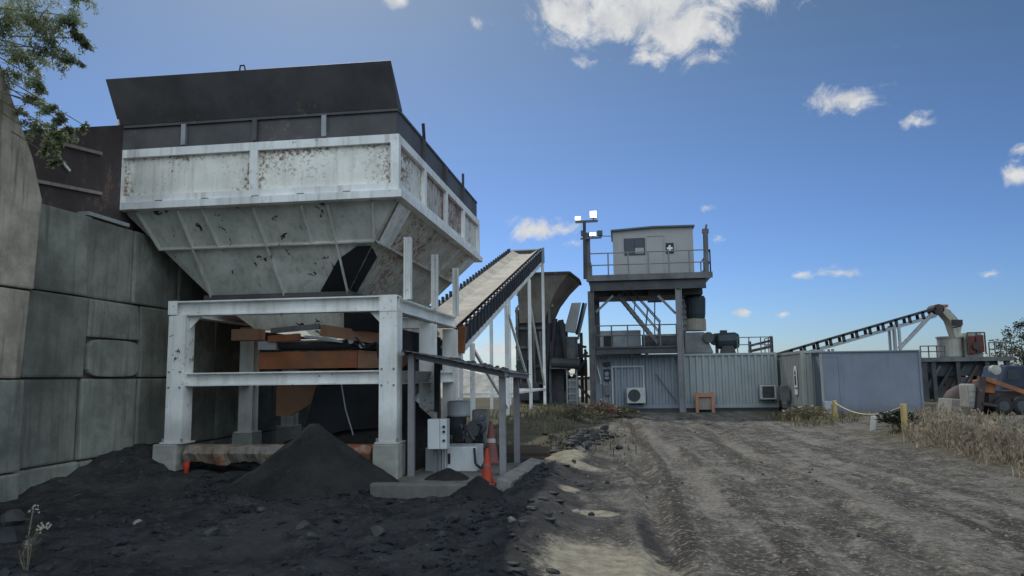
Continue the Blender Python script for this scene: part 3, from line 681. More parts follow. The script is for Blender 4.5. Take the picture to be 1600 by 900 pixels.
mb = MB(); mb.path([P(555,525,12.8), P(570,545,12.75), P(588,535,12.7), P(592,560,12.75)], .02); mb.path([P(540,530,12.8), P(560,540,12.8), P(580,538,12.8)], .015); mb.build('hose', 'black_rubber', fd)
for (px, py) in ((548, 533), (565, 540)):
    mb = MB(); c = P(px, py, 12.78); mb.tube(c, c+Vector((0,.1,0)), .05, 10); mb.build('coupling', 'galv', fd)
mb = MB(); mb.path([P(533,598,12.75), P(540,640,12.7), P(552,680,12.7)], .012); mb.build('loose_cable', 'galv', fd)
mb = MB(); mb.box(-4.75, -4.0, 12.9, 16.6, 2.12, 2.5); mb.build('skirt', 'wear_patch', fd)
mb = MB(); mb.plate([P(434,575,13.6), P(462,600,13.6), P(500,603,13.6), P(492,628,13.6), P(455,650,13.6), P(432,650,13.6)], .05); mb.build('discharge_plate', 'orange_dusty', fd)

# ------------------------------------------------------------------ inclined conveyor
cv = thing('inclined_conveyor', 'long inclined conveyor with pale belt rising behind the hopper', 'conveyor', (-4.6, 24, .4))
def cpt(y, side, dz=0.):                       # top edge line of the conveyor; side -1 left .. 1 right
    xc = -4.235 + .036*(y-34); return Vector((xc + side*.745, y, 7.42 + .297*(y-34) + dz))
ya, yb = 13.6, 34.2
def strip(y0, y1, s0, s1, dz, th, name, mat):
    mb = MB(); a0, a1, b0, b1 = cpt(y0, s0, dz), cpt(y0, s1, dz), cpt(y1, s0, dz), cpt(y1, s1, dz); d = Vector((0,0,th))
    mb.loft([a0, a1, a1-d, a0-d], [b0, b1, b1-d, b0-d]); return mb.build(name, mat, cv)
mb = MB()
for (s0, z0, s1, z1) in ((-.78, -.06, -.35, -.22), (-.35, -.22, .35, -.22), (.35, -.22, .78, -.06)):
    a, b, c, d = cpt(ya, s0, z0), cpt(ya, s1, z1), cpt(yb, s1, z1), cpt(yb, s0, z0)
    mb.add([a, b, c, d, a-Vector((0,0,.015)), b-Vector((0,0,.015)), c-Vector((0,0,.015)), d-Vector((0,0,.015))], [(0,1,2,3),(7,6,5,4),(0,4,5,1),(2,6,7,3)])
mb.build('belt', 'belt', cv)
strip(ya, yb, -.7, .7, -.62, .015, 'return_belt', 'black_rubber')
for s in (-1, 1):
    mb = MB(); a, b = cpt(ya, s, -.68), cpt(yb, s, -.68); mb.beam(a, b, .07, .14); mb.build('stringer', 'white_paint', cv)
    mb = MB(); a, b = cpt(17.0, s*.99, -.34), cpt(yb, s*.99, -.34); mb.beam(a+Vector((0,0,-.06)), b+Vector((0,0,-.06)), .03, .54); mb.build('side_guard', 'black_iron', cv)
for i in range(40):                            # idler sets, each with its bracket ends sticking up
    y = 16.2 + i*.46
    if y > 34: break
    mb = MB()
    for s in (-1, 1):
        c = cpt(y, s); mb.beam(c+Vector((0,0,-.58)), c+Vector((0,0,.03)), .07, .13, (0,1,0)); mb.tube(cpt(y,s*1.05,-.10), cpt(y,s*.60,-.26), .06, 8)
    mb.tube(cpt(y,-.5,-.30), cpt(y,.5,-.30), .055, 8); mb.build('idler', 'black_iron', cv)
    mb = MB(); c = cpt(y+.2, 1.03, -.05); mb.beam(c+Vector((0,-.11,-.033)), c+Vector((0,.11,.033)), .03, .05); mb.build('roller_end', 'galv', cv)
mb = MB(); mb.tube(cpt(34.2,-.9,-.35), cpt(34.2,.9,-.35), .30, 16); mb.build('head_drum', 'black_iron', cv)
mb = MB(); mb.tube(cpt(13.7,-.9,-.35), cpt(13.7,.9,-.35), .28, 16); mb.build('tail_drum', 'black_iron', cv)
for s in (-1, 1):
    mb = MB(); mb.plate([cpt(33.8,s*1.06,.04), cpt(34.5,s*1.06,-.02), cpt(34.6,s*1.06,-.75), cpt(33.8,s*1.06,-.75)], .03); mb.build('head_plate', 'galv' if s > 0 else 'black_iron', cv)
legs_y = (20.0, 25.0, 30.0, 34.0)
for y in legs_y:
    for s in (-1, 1):
        top = cpt(y, s*1.05, -.75); mb = MB(); g = gz(top.x, y)
        mb.beam((top.x, y, g-.1), top, .12, .12, (0,1,0)); mb.build('support_leg', 'white_paint', cv)
    if y > 22:
        mb = MB(); a, b = cpt(y, -1.05), cpt(y, 1.05); mb.beam((a.x, y, 1.05), (b.x, y, 1.05), .08, .08); mb.build('cross_tie', 'white_paint', cv)
for s in (1,):
    for (y0, z0, y1, z1) in ((25.0, 1.05, 34.0, 1.05), (25.0, 3.9, 30.0, 1.1), (30.0, 4.6, 34.0, 1.2), (20.0, 2.4, 25.0, .6)):
        a, b = cpt(y0, s*1.05), cpt(y1, s*1.05); mb = MB(); mb.beam((a.x, y0, z0), (b.x, y1, z1), .07, .08); mb.build('brace', 'white_paint', cv)
mb = MB(); c = P(722, 530, 18.6); mb.beam(c+Vector((-.05,0,-.35)), c+Vector((.02,0,.32)), .25, .18); mb.build('drive_guard', 'orange_paint', cv)
strip(ya, 17.0, -1.0, 1.0, .1, .5, 'tail_skirt', 'black_rubber')
mb = MB(); mb.plate([P(494,604,13.2), P(600,600,13.2), P(604,668,13.2), P(540,672,13.2), P(470,690,13.2)], .03); mb.build('shade_sheet', 'wear_patch', cv)  # near-black sheet standing for the deep shade in the tail opening

# ------------------------------------------------------------------ second bin behind the conveyor head
bn = thing('crusher_bin', 'tan flared bin on a dark machine tower behind the conveyor', 'hopper', (-3.7, 37, .3))
def pr(px, py, Y=36): return P(px, py, Y)
top = [(-4.9,35.4,6.45),(-2.35,35.4,6.45),(-1.95,36.4,6.2),(-1.95,38.0,6.2),(-4.9,38.4,6.4)]
prof = [(1.0, 0.), (.80, -.55), (.62, -1.2), (.50, -1.9), (.45, -2.3)]
mb = MB(); prev = None
for i, (k, dz) in enumerate(prof):
    lp = []
    for (x, y, z) in top:
        cx, cy = -4.3, 36.6; lp.append((cx+(x-cx)*(1-(1-k)*(1.15 if x > -3 else .35)), cy+(y-cy)*(1-(1-k)*.5), z+dz*(1. if i else 1.)))
    if prev: mb.loft(prev, lp, cap=False)
    prev = lp
mb.build('flared_bin', 'tan_dusty', bn)
mb = MB()
for a, b in zip(top, top[1:]+top[:1]): mb.beam(a, b, .10, .12)
mb.build('rim', 'rust_plate', bn)
for z in (5.5, 4.95):
    mb = MB(); mb.beam((-4.9, 35.55+(6.45-z)*.18, z), (-3.15, 35.55+(6.45-z)*.18, z), .08, .1); mb.build('rib', 'tan_paint', bn)
mb = MB(); mb.box(-4.95, -3.35, 35.9, 38.2, .2, 4.7); mb.build('body', 'plant_dark', bn)
mb = MB(); mb.box(-3.33, -2.75, 36.0, 38.0, .3, 4.2); mb.build('side_body', 'plant_dark', bn)
for z in (4.72, 3.9, 3.0, 2.1, 1.3):
    mb = MB(); mb.box(-5.0, -3.3, 35.78, 35.89, z-.06, z+.06); mb.build('cross_beam', 'plant_mid', bn)
for x in (-4.9, -4.1, -3.35):
    mb = MB(); mb.beam((x, 35.72, .2), (x, 35.72, 4.9), .12, .1, (0,1,0)); mb.build('column', 'plant_mid', bn)
for (a, b, r) in ((pr(868,498,35.6), pr(862,560,35.6), .10), (pr(876,500,35.5), pr(886,560,35.5), .14), (pr(858,505,35.6), pr(852,620,35.6), .12)):
    mb = MB(); mb.tube(a, b, r, 10); mb.build('pipe', 'black_iron', bn)
mb = MB(); a = pr(862, 567, 35.3); b = pr(906, 569, 35.3); mb.tube(a, b, .24, 14); mb.build('gearbox', 'plant_dark', bn)
mb = MB(); mb.box(-3.3, -2.3, 35.2, 36.0, 1.95, 2.15); mb.build('gearbox_deck', 'plant_mid', bn)
mb = MB(); a = pr(893, 560, 35.6); mb.lathe(a, [(.30, -.2), (.30, .9), (.34, .92), (.34, 1.0), (.1, 1.0)], 14); mb.build('drum', 'plant_mid', bn)
mb = MB()
for s in (0, .45): mb.beam((-2.55+s, 35.4, .25), (-2.55+s, 35.4, 2.0), .06, .06, (0,1,0))
for z in np.arange(.5, 2.0, .3): mb.beam((-2.55, 35.4, z), (-2.1, 35.4, z), .04, .04)
mb.build('ladder', 'trim_pale', bn)
mb = MB(); mb.box(-2.5, -2.05, 35.6, 35.9, .3, 1.5); mb.build('switch_box', 'galv', bn)

rr = random.Random(8)
for (x0_, z0_, x1_, z1_, y_) in ((-3.3,.3,-1.7,2.4,36.6), (-3.2,2.3,-1.5,.5,36.9), (-2.9,.4,-2.9,3.6,36.4), (-2.2,.3,-2.2,3.2,36.8), (-1.75,.3,-1.75,2.9,37.0), (-3.3,2.55,-1.5,2.55,36.5), (-3.3,1.5,-1.6,1.5,36.9), (-3.2,3.3,-1.7,3.0,37.2)):
    mb = MB(); mb.beam((x0_, y_, z0_), (x1_, y_, z1_), .12, .14, (0,1,0)); mb.build('strut', 'plant_dark' if rr.random() < .6 else 'plant_mid', bn)
for (x_, y_, z_, w_, h_) in ((-2.95,36.9,2.6,.7,.9), (-2.2,37.1,2.5,.6,.7), (-2.95,37.0,.9,.8,.9), (-1.95,37.3,1.6,.5,.8), (-4.3,35.2,.5,.9,.8), (-4.6,35.1,1.7,.5,.7)):
    mb = MB(); mb.box(x_-w_/2, x_+w_/2, y_, y_+.5, z_, z_+h_); mb.build('gear_case', 'plant_dark' if rr.random() < .6 else 'teal_dark', bn, bevel=.04)
for k in range(5):
    mb = MB(); x_ = -4.7+.33*k; mb.tube((x_, 35.6, rr.uniform(.4,1.5)), (x_+rr.uniform(-.1,.2), 35.6, rr.uniform(2.6,4.4)), .05, 8); mb.build('pipe', 'plant_mid', bn)
c2 = thing('transfer_conveyor', 'short steep grey chute conveyor between the tan bin and control tower', 'conveyor', (-2.3, 38.6, 3.2))
def q2(px, py, Y): return P(px, py, Y)
mb = MB(); mb.plate([q2(881,518,37.6), q2(893,474,38.6), q2(908,473,38.6), q2(899,520,37.6)], .06); mb.build('chute_plate', 'cabinet_white', c2)
mb = MB(); mb.beam(q2(901,522,37.55), q2(912,474,38.55), .10, .12); mb.build('side_rail', 'black_iron', c2)
mb = MB(); mb.beam(q2(916,474,38.8), q2(903,530,37.8), .06, .1); mb.build('outer_rail', 'galv', c2)
mb = MB(); mb.beam(q2(884,516,37.8)+Vector((0,.3,0)), Vector((q2(884,516,37.8).x, 38.1, .3)), .15, .15, (0,1,0)); mb.beam(q2(908,520,38.2), Vector((q2(908,520,38.2).x, 38.2, .3)), .15, .15, (0,1,0)); mb.build('support_leg', 'plant_dark', c2)
mb = MB(); mb.beam(q2(885,580,36.9), q2(918,550,36.9), .12, .14); mb.build('brace', 'plant_dark', c2)

# ------------------------------------------------------------------ control tower
TY = 33.6
def S(px, py, y=TY): return P(px, py, y)
def xz(px, py, y=TY): p = P(px, py, y); return p.x, p.z
tw = thing('control_tower', 'tall grey steel tower with railed deck and stairs behind the sheds', 'tower', (1.2, 35.6, 0))
th_ = thing('tank_housing', 'long grey tank housing behind the lower walkway rail of the tower', 'tank', (0.5, 35.6, 2.5))
a, b = P(937,517,35.5), P(1002,545,35.5); mb = MB(); mb.box(a.x, b.x, 35.5, 36.5, 2.53, a.z); mb.build('housing', 'galv', th_, bevel=.04)
a, b = P(943,525,35.5), P(958,541,35.5); mb = MB(); mb.box(a.x, b.x, 35.47, 35.497, b.z, a.z); mb.build('hatch', 'sign_black', th_)
a, b = P(1003,522,35.6), P(1066,545,35.6); mb = MB(); mb.tube((a.x, 36.1, a.z-.35), (b.x, 36.1, a.z-.35), .34, 14); mb.build('pipe_section', 'plant_mid', th_)
zd = S(1000, 432).z; xl, xr_ = S(918, 435).x, S(1112, 435).x
mb = MB(); mb.box(xl, xr_, TY-.1, TY+3.9, zd-.10, zd); mb.build('deck', 'galv', tw)
mb = MB(); mb.box(xl-.03, xr_+.03, TY-.16, TY-.10, zd-.16, zd+.10); mb.build('kick_plate', 'plant_mid', tw)
mb = MB()
for y in (TY, TY+3.7): mb.ibeam((xl+.1, y, zd-.36), (xr_-.25, y, zd-.36), .2, .46)
for x in np.linspace(xl+.2, xr_-.35, 5): mb.ibeam((x, TY+.1, zd-.3), (x, TY+3.6, zd-.3), .14, .3)
mb.box(xl+.15, xr_-.3, TY+1.0, TY+3.5, zd-.75, zd-.45)
mb.build('deck_beams', 'plant_dark', tw)
for px, yy in ((925, TY), (1063, TY), (934, TY+3.6), (1063, TY+3.6)):
    x = S(px, 540).x if yy == TY else S(px, 540, yy).x
    mb = MB(); mb.ibeam((x, yy, .0), (x, yy, zd-.595), .26, .26, (1,0,0)); mb.build('leg', 'shed_post' if px == 1063 else 'plant_mid', tw)
for (a, b) in (((958,462),(931,488)), ((1028,462),(1056,490)), ((1003,540),(986,556)), ((998,540),(1013,556))):
    mb = MB(); mb.beam(S(*a), S(*b), .08, .1); mb.build('brace', 'plant_mid', tw)
# railing round the deck
def railing(parent, pts, z0, hts, nposts, mat='shed_post', r=.028):
    mb = MB()
    for (a, b), n in zip(zip(pts, pts[1:]), nposts):
        for h in hts: mb.tube((a[0], a[1], z0+h), (b[0], b[1], z0+h), r, 6)
        for i in range(n+1):
            x = a[0]+(b[0]-a[0])*i/n; y = a[1]+(b[1]-a[1])*i/n; mb.tube((x, y, z0), (x, y, z0+hts[0]), r*1.1, 6)
    return mb.build('railing', mat, parent)
railing(tw, [(xl+.05, TY+3.8), (xl+.05, TY-.06), (xr_-.04, TY-.06), (xr_-.04, TY+3.8)], zd, (1.08, .55), (3, 6, 3))
mb = MB(); x, z = xz(1078, 468); mb.box(S(1013,455).x, S(1036,455).x, TY+.6, TY+1.4, S(1020,468).z, zd-.3); mb.build('cable_box', 'plant_dark', tw)
mb = MB(); mb.tube(S(1023,468,TY+1), S(1023,535,TY+1), .03, 6); mb.build('conduit', 'plant_mid', tw)
# stair flight
a, b = S(966, 460, TY+.7), S(1028, 536, TY+.7); st = MB()
for dy in (0, .75):
    st.beam(a+Vector((0,dy,0)), b+Vector((0,dy,0)), .06, .16)
st.build('stair_stringers', 'plant_mid', tw)
st = MB(); n = 12
for i in range(n):
    p = a.lerp(b, (i+.5)/n); st.box(p.x-.13, p.x+.13, TY+.74, TY+1.41, p.z-.02, p.z+.02)
st.build('treads', 'plant_mid', tw)
st = MB()
for dy in (-.02, .77):
    st.tube(a+Vector((.15,dy,.75)), b+Vector((.15,dy,.95)), .03, 6); st.tube(a+Vector((.1,dy,.4)), b+Vector((.1,dy,.5)), .025, 6)
    for t in (.1, .4, .7, 1.): p = a.lerp(b, t); st.tube(p+Vector((0,dy,0)), p+Vector((.12,dy,.93)), .028, 6)
st.build('stair_rails', 'plant_mid', tw)
# lower walkway
z1 = S(990, 541).z; x0, x1 = S(931, 541).x, S(1058, 541).x
mb = MB(); mb.box(x0, x1, TY-.05, TY+2.3, z1-.06, z1+.0); mb.ibeam((x0, TY-.08, z1-.2), (x1, TY-.08, z1-.2), .14, .28); mb.build('walkway', 'plant_dark', tw)
railing(tw, [(x0, TY+.05), (x1, TY+.05)], z1, (.92, .48), (5,), 'plant_mid')
mb = MB(); mb.beam(S(918,364), S(920,440), .2, .24, (0,1,0)); mb.build('mast', 'plant_mid', tw)
mb = MB(); mb.tube(S(913,346,TY-.2), S(914,436,TY-.2), .07, 8); mb.build('lamp_pole', 'plant_dark', tw)
mb = MB(); mb.beam(S(899,347,TY-.2), S(934,345,TY-.2), .1, .1); mb.build('lamp_arm', 'plant_mid', tw)
mb = MB(); mb.beam(S(907,373,TY-.2), S(940,371,TY-.2), .08, .08); mb.build('lamp_arm', 'plant_mid', tw)
mb = MB(); mb.tube(S(1102,360), S(1104,430), .11, 8); mb.beam(S(1097,361), S(1107,361), .2, .18); mb.tube(S(1102,360), S(1104,351), .05, 6); mb.build('corner_mast', 'plant_mid', tw)
mb = MB(); mb.tube(S(938,369), S(958,369), .02, 5); mb.build('cable', 'plant_mid', tw)

cab = thing('control_cabin', 'pale control cabin with dark skillion roof and white cross sign', 'cabin', (1.5, TY+1.9, zd))
cx0, cx1 = S(958, 400).x, S(1084, 400).x; cy0, cy1 = TY+.75, TY+3.3
def C2(px, py): return P(px, py, cy0)
cx0, cx1 = C2(958,400).x, C2(1084,400).x; ct0 = C2(958,362).z; ct1 = C2(1022,356).z
mb = MB()
mb.loft([(cx0,cy0,zd+.01),(cx1,cy0,zd+.01),(cx1,cy0,ct1-.02),((cx0+cx1)/2,cy0,ct1),(cx0,cy0,ct0)], [(cx0,cy1,zd+.01),(cx1,cy1,zd+.01),(cx1,cy1,ct1-.02),((cx0+cx1)/2,cy1,ct1),(cx0,cy1,ct0)]); mb.build('walls', 'cabin_wall', cab)
mb = MB()
mb.beam((cx0-.08, (cy0+cy1)/2, ct0+.03), ((cx0+cx1)/2, (cy0+cy1)/2, ct1+.03), cy1-cy0+.3, .07); mb.beam(((cx0+cx1)/2, (cy0+cy1)/2, ct1+.032), (cx1+.08, (cy0+cy1)/2, ct1+.012), cy1-cy0+.3, .07); mb.build('roof', 'roof_dark', cab)
f = C2(977,375); g = C2(1006,396)
wm = MB(); wm.box(f.x-.06, g.x+.06, cy0-.035, cy0-.001, g.z-.06, f.z+.06); win = wm.build('window_frame', 'plant_dark', cab)
mb = MB(); mb.box(f.x, (f.x+g.x)/2-.02, cy0-.045, cy0-.036, g.z, f.z); mb.box((f.x+g.x)/2+.02, g.x, cy0-.045, cy0-.036, g.z+.28, f.z); mb.build('pane', 'window_glass', win)
mb = MB(); mb.box((f.x+g.x)/2+.02, g.x, cy0-.045, cy0-.036, g.z, g.z+.26); mb.build('pane', 'cabin_wall', win)
f = C2(1010,368); g = C2(1040,428)
mb = MB(); mb.box(f.x, f.x+.035, cy0-.03, cy0-.001, g.z, f.z).box(g.x-.035, g.x, cy0-.03, cy0-.001, g.z, f.z).box(f.x+.035, g.x-.035, cy0-.03, cy0-.001, f.z-.035, f.z); mb.build('door_frame', 'trim_pale', cab)
f = C2(1040,380); g = C2(1053,396); cxm, czm = (f.x+g.x)/2, (f.z+g.z)/2
mb = MB(); mb.box(f.x, g.x, cy0-.02, cy0-.001, g.z, f.z); sg = mb.build('sign_board', 'sign_black', cab)
mb = MB(); mb.box(cxm-.13, cxm+.13, cy0-.028, cy0-.021, czm-.045, czm+.045).box(cxm-.045, cxm+.045, cy0-.028, cy0-.021, czm+.046, czm+.14).box(cxm-.045, cxm+.045, cy0-.028, cy0-.021, czm-.14, czm-.046); mb.build('cross', 'sign_white', sg)
mb = MB(); mb.box(cx0+.01, cx1-.01, cy0-.015, cy0-.001, zd+.05, zd+.14); mb.build('skirting', 'trim_pale', cab)

def flood(px, py, w, h, lit, label):
    c = S(px, py, TY-.22); t = thing('flood_lamp', label, 'lamp', tuple(c+Vector((0,0,-h*.6))), 'lamps on the mast')
    mb = MB(); mb.box(c.x-w/2, c.x+w/2, c.y, c.y+.16, c.z-h/2, c.z+h/2); mb.box(c.x-.03, c.x+.03, c.y+.05, c.y+.1, c.z-h*.6-.06, c.z-h/2); mb.build('housing', 'plant_dark', t, bevel=.015)
    mb = MB(); mb.box(c.x-w/2*.93, c.x+w/2*.93, c.y-.012, c.y-.001, c.z-h/2*.9, c.z+h/2*.9); mb.build('lens', 'lamp_lit' if lit else 'window_glass', t)
flood(903, 341, .26, .17, True, 'smaller lit lamp on the left end of the mast arm')
flood(927, 335, .30, .32, True, 'biggest brightly lit lamp at the right end of the mast arm')
flood(926, 366, .30, .13, True, 'lit lamp low on the mast between two dark lamps')
flood(911, 364, .20, .24, False, 'unlit dark lamp on the left side of the mast')
flood(937, 364, .24, .24, False, 'unlit dark lamp beside the mast facing the cabin')

# mixer and motor on the roofs
mx = thing('mixer', 'dark cylindrical mixer with pale band on the container roof', 'mixer', (3.4, 35.5, 2.5))
YM = 35.2
mb = MB(); c = P(1086, 498, YM); mb.lathe(c, [(.44, 0), (.47, .2), (.50, .9), (.44, 1.02), (.1, 1.04)], 20); mb.build('upper_drum', 'teal_dark', mx)
mb = MB(); c = P(1086, 517, YM); r_ = .47; mb.lathe(c, [(r_+.03, 0), (r_+.03, .52), (r_-.05, .54)], 20); mb.build('band', 'tan_paint', mx)
mb = MB(); a = P(1066, 519, YM-.7); b = P(1112, 551, YM-.7); mb.loft([(a.x+.1,YM-.7,b.z-.02),(b.x+.1,YM-.7,b.z-.02),(b.x+.1,YM+.7,b.z-.02),(a.x+.1,YM+.7,b.z-.02)], [(a.x+.1,YM-.5,a.z),(b.x-.25,YM-.5,a.z),(b.x-.25,YM+.5,a.z),(a.x+.1,YM+.5,a.z)]); mb.build('body', 'plant_mid', mx, bevel=.05)
mb = MB(); c = P(1107, 527, YM-.75); mb.tube(c, c+Vector((0,.6,0)), .24, 14); mb.build('end_bearing', 'plant_dark', mx)
mb = MB(); c = P(1069, 500, YM-.3)
for i in range(6): mb.box(c.x-.16, c.x+.1, c.y-.1, c.y+.1, c.z-.75+i*.26, c.z-.62+i*.26)
mb.tube(c+Vector((.0,0,-.9)), c+Vector((.0,0,.9)), .07, 8); mb.build('valve_stack', 'plant_mid', mx)
en = thing('drive_motor', 'dark teal motor with fan cowl on the container roof edge', 'motor', (4.6, 35.2, 2.5))
YE = 34.9
mb = MB(); a = P(1118, 533, YE); b = P(1154, 531, YE); mb.lathe(a, [(.12,-.02),(.28,.02),(.36,.12),(.38,(b-a).x-.15),(.30,(b-a).x),(.05,(b-a).x+.02)], 16, 'X'); mb.build('casing', 'teal_dark', en)
mb = MB(); c = P(1130, 521, YE); mb.box(c.x-.14, c.x+.16, YE-.12, YE+.12, c.z-.1, c.z+.14); mb.build('terminal_box', 'teal_dark', en, bevel=.02)
mb = MB(); c = P(1119, 530, YE-.1); mb.tube(c, c+Vector((0,.4,0)), .27, 14); mb.build('fan_cowl', 'teal_dark', en)
mb = MB(); a = P(1128, 546, YE); b = P(1145, 551, YE); mb.loft([(a.x,YE-.3,a.z+.15),(b.x,YE-.3,a.z+.15),(b.x,YE+.3,a.z+.15),(a.x,YE+.3,a.z+.15)], [(a.x-.08,YE-.35,b.z-.05),(b.x+.1,YE-.35,b.z-.05),(b.x+.1,YE+.35,b.z-.05),(a.x-.08,YE+.35,b.z-.05)]); mb.build('mount', 'black_iron', en)
mb = MB(); a = P(1120,540,YE); mb.beam((a.x, YE, 2.52), (a.x, YE, a.z), .12, .2, (0,1,0)); mb.build('leg', 'black_iron', en)
CZ = 2.52
dk = thing('roof_guard', 'thin pipe guard rail on the container roof at the right end', 'railing', (6.0, 34.6, CZ))
x0, x1 = P(1152, 540, 34.5).x, P(1207, 540, 34.5).x
railing(dk, [(x0, 34.45), (x1, 34.45), (x1, 36.3)], CZ, (.68, .36), (3, 2), 'plant_mid', .022)
mb = MB(); mb.beam((x1-.05, 34.5, CZ), (x1-.05, 34.5, CZ+.72), .1, .1, (0,1,0)); mb.beam((x1-.95, 34.55, CZ), (x1-.95, 34.55, CZ+.5), .12, .12, (0,1,0)); mb.build('post', 'plant_dark', dk)
mb = MB(); mb.beam((x1-1.0, 34.6, CZ+.3), (x1-.05, 34.6, CZ+.52), .08, .1); mb.beam((x1-1.0, 34.6, CZ+.06), (x1-.1, 34.6, CZ+.25), .3, .12); mb.build('arm', 'rust_plate', dk)

# ------------------------------------------------------------------ container sheds
def container(name, label, x0, x1, y0, y1, z0, z1, mat, front=True):
    t = thing(name, label, 'container', ((x0+x1)/2, (y0+y1)/2, z0), 'container sheds')
    def corr(along, a, b, fixed, sgn):
        mb = MB(); n = int(round((b-a)/.278)); w = (b-a)/n; pts = []
        for i in range(n):
            q = a+i*w; pts += [(q, 0.), (q+w*.30, 0.), (q+w*.45, .06), (q+w*.85, .06)]
        pts.append((b, 0.)); V = []
        for (u, d) in pts:
            for z in (z0+.16, z1-.10): V.append((u, fixed+sgn*d, z) if along == 'x' else (fixed+sgn*d, u, z))
        mb.add(V, [(2*i, 2*i+2, 2*i+3, 2*i+1) for i in range(len(pts)-1)]); return mb.build('corrugated_wall', mat, t, fix=False)
    corr('x', x0+.1, x1-.1, y0+.03, 1); corr('x', x0+.1, x1-.1, y1-.03, -1)
    corr('y', y0+.1, y1-.1, x0+.03, 1); corr('y', y0+.1, y1-.1, x1-.03, -1)
    for x in (x0, x1-.1):
        for y in (y0, y1-.1):
            mb = MB(); mb.box(x, x+.1, y, y+.1, z0, z1); mb.build('corner_post', mat, t)
    for z, h, nm in ((z0, .158, 'bottom_rail'), (z1-.098, .098, 'top_rail')):
        mb = MB(); mb.box(x0+.1, x1-.1, y0+.012, y0+.072, z, z+h).box(x0+.1, x1-.1, y1-.072, y1-.012, z, z+h).box(x0+.012, x0+.072, y0+.1, y1-.1, z, z+h).box(x1-.072, x1-.012, y0+.1, y1-.1, z, z+h); mb.build(nm, mat, t)
    mb = MB(); mb.box(x0+.074, x1-.074, y0+.074, y1-.074, z1-.06, z1-.02); mb.build('roof', 'trim_pale', t)
    mb = MB(); mb.box(x0+.074, x1-.074, y0+.1, y1-.1, z0+.02, z0+.1); mb.build('floor', 'plant_dark', t)
    mb = MB(); mb.box(x0+.03, x1-.03, y0+.05, y1-.05, -.2, z0-.004); mb.build('gap_shade', 'plant_dark', t)  # dark fill stands for the shade in the gap under the container
    return t
ca = container('container_shed', 'blue grey container shed under the tower with pale door outline', -1.25, 2.50, 34.1, 36.6, .16, 2.52, 'container_blue')
mb = MB(); a = P(955,572,34.1); b = P(1008,628,34.1)
mb.box(a.x, b.x, 34.095, 34.11, a.z-.07, a.z).box(b.x-.07, b.x, 34.095, 34.11, .3, a.z-.072).box(a.x, a.x+.07, 34.095, 34.11, .3, a.z-.072); mb.build('door_frame', 'trim_pale', ca)
mb = MB(); mb.tube(P(1024,584,34.06), P(1057,628,34.06), .018, 5); mb.build('cable', 'plant_dark', ca)
cb = container('container_shed', 'grey green ribbed container shed right of the tower leg', 2.56, 6.62, 34.2, 36.64, .16, 2.52, 'container_grey')
cc = container('container_shed', 'green grey container shed end on, with white hanging notice', 6.72, 7.62, 30.2, 36.2, .16, 2.46, 'container_green')
def acunit(px0, py0, px1, py1, y, label, dark):
    a, b = P(px0, py0, y), P(px1, py1, y); t = thing('air_conditioner', label, 'air conditioner', ((a.x+b.x)/2, y+.15, b.z), 'air conditioner units on the sheds')
    mb = MB(); mb.box(a.x, b.x, y, y+.30, b.z, a.z); mb.build('casing', 'ac_white', t, bevel=.02)
    w = (b.x-a.x); h = a.z-b.z; c = Vector((a.x+w*.40, y-.004, b.z+h*.5))
    mb = MB()
    if dark: mb.box(a.x+w*.15, a.x+w*.86, y-.012, y-.001, b.z+h*.12, b.z+h*.92)
    else: mb.tube(c, c+Vector((0,-.012,0)), h*.40, 22)
    g = mb.build('fan_grille', 'ac_grille', t)
    mb = MB()
    for k in (.13, .22, .31):
        for i in range(22):
            q0, q1 = [2*math.pi*(i+j)/22 for j in (0, 1)]
            mb.beam(c+Vector((math.cos(q0)*h*k, -.02, math.sin(q0)*h*k)), c+Vector((math.cos(q1)*h*k, -.02, math.sin(q1)*h*k)), .01, .012)
    mb.build('guard_ring', 'plant_mid', g)
    mb = MB(); mb.box(a.x+.05, a.x+.1, y+.05, y+.36, b.z-.08, b.z-.002).box(b.x-.1, b.x-.05, y+.05, y+.36, b.z-.08, b.z-.002); mb.build('bracket', 'plant_dark', t)
acunit(979, 606, 1009, 630, 33.75, 'white air conditioner with round fan grille near the tower leg', False)
acunit(1187, 602, 1214, 624, 33.85, 'boxy air conditioner with dark square grille at the container corner', True)
t = thing('notice', 'pair of dark safety notices on the blue grey container shed', 'sign', (-.7, 34.05, 1.2))
for (px0, py0, px1, py1, m_) in ((942,566,954,572,'sign_black'), (943,577,954,595,'sign_black'), (943,602,954,618,'plant_mid')):
    a, b = P(px0,py0,34.08), P(px1,py1,34.08); mb = MB(); mb.box(a.x, b.x, 34.07, 34.095, b.z, a.z); mb.build('board', m_, t)
a = P(948,584,34.06); mb = MB(); mb.lathe(a+Vector((0,0,0)), [(.10, 0.), (.10, .006)], 10, 'Y'); mb.box(a.x-.1, a.x+.1, 34.055, 34.066, a.z-.24, a.z-.13); mb.build('symbol', 'container_blue', t)
mb = MB(); mb.beam(P(933,572,34.0), P(939,594,34.0), .03, .12, (0,1,0)); mb.tube(P(939,594,34.0), P(939,600,34.0), .02, 5)
one(mb, 'notice_strip', 'sign_white', 'white slanting strip hung on the tower leg beside the door', 'sign')
t = thing('hanging_notice', 'white arched notice with dark figure on the green grey shed', 'sign', (6.7, 31.2, .9))
X0 = 6.735
a = Vector((6.70, 31.3, 1.45)); mb = MB(); lp = []
for i in range(12):
    q = math.pi*i/11; lp.append((X0-.02, 31.25+.26*math.cos(q), 1.62+.28*math.sin(q)))
lp += [(X0-.02, 30.99, 1.05), (X0-.02, 31.51, 1.05)]; mb.plate(lp, .02); mb.build('board', 'sign_white', t)
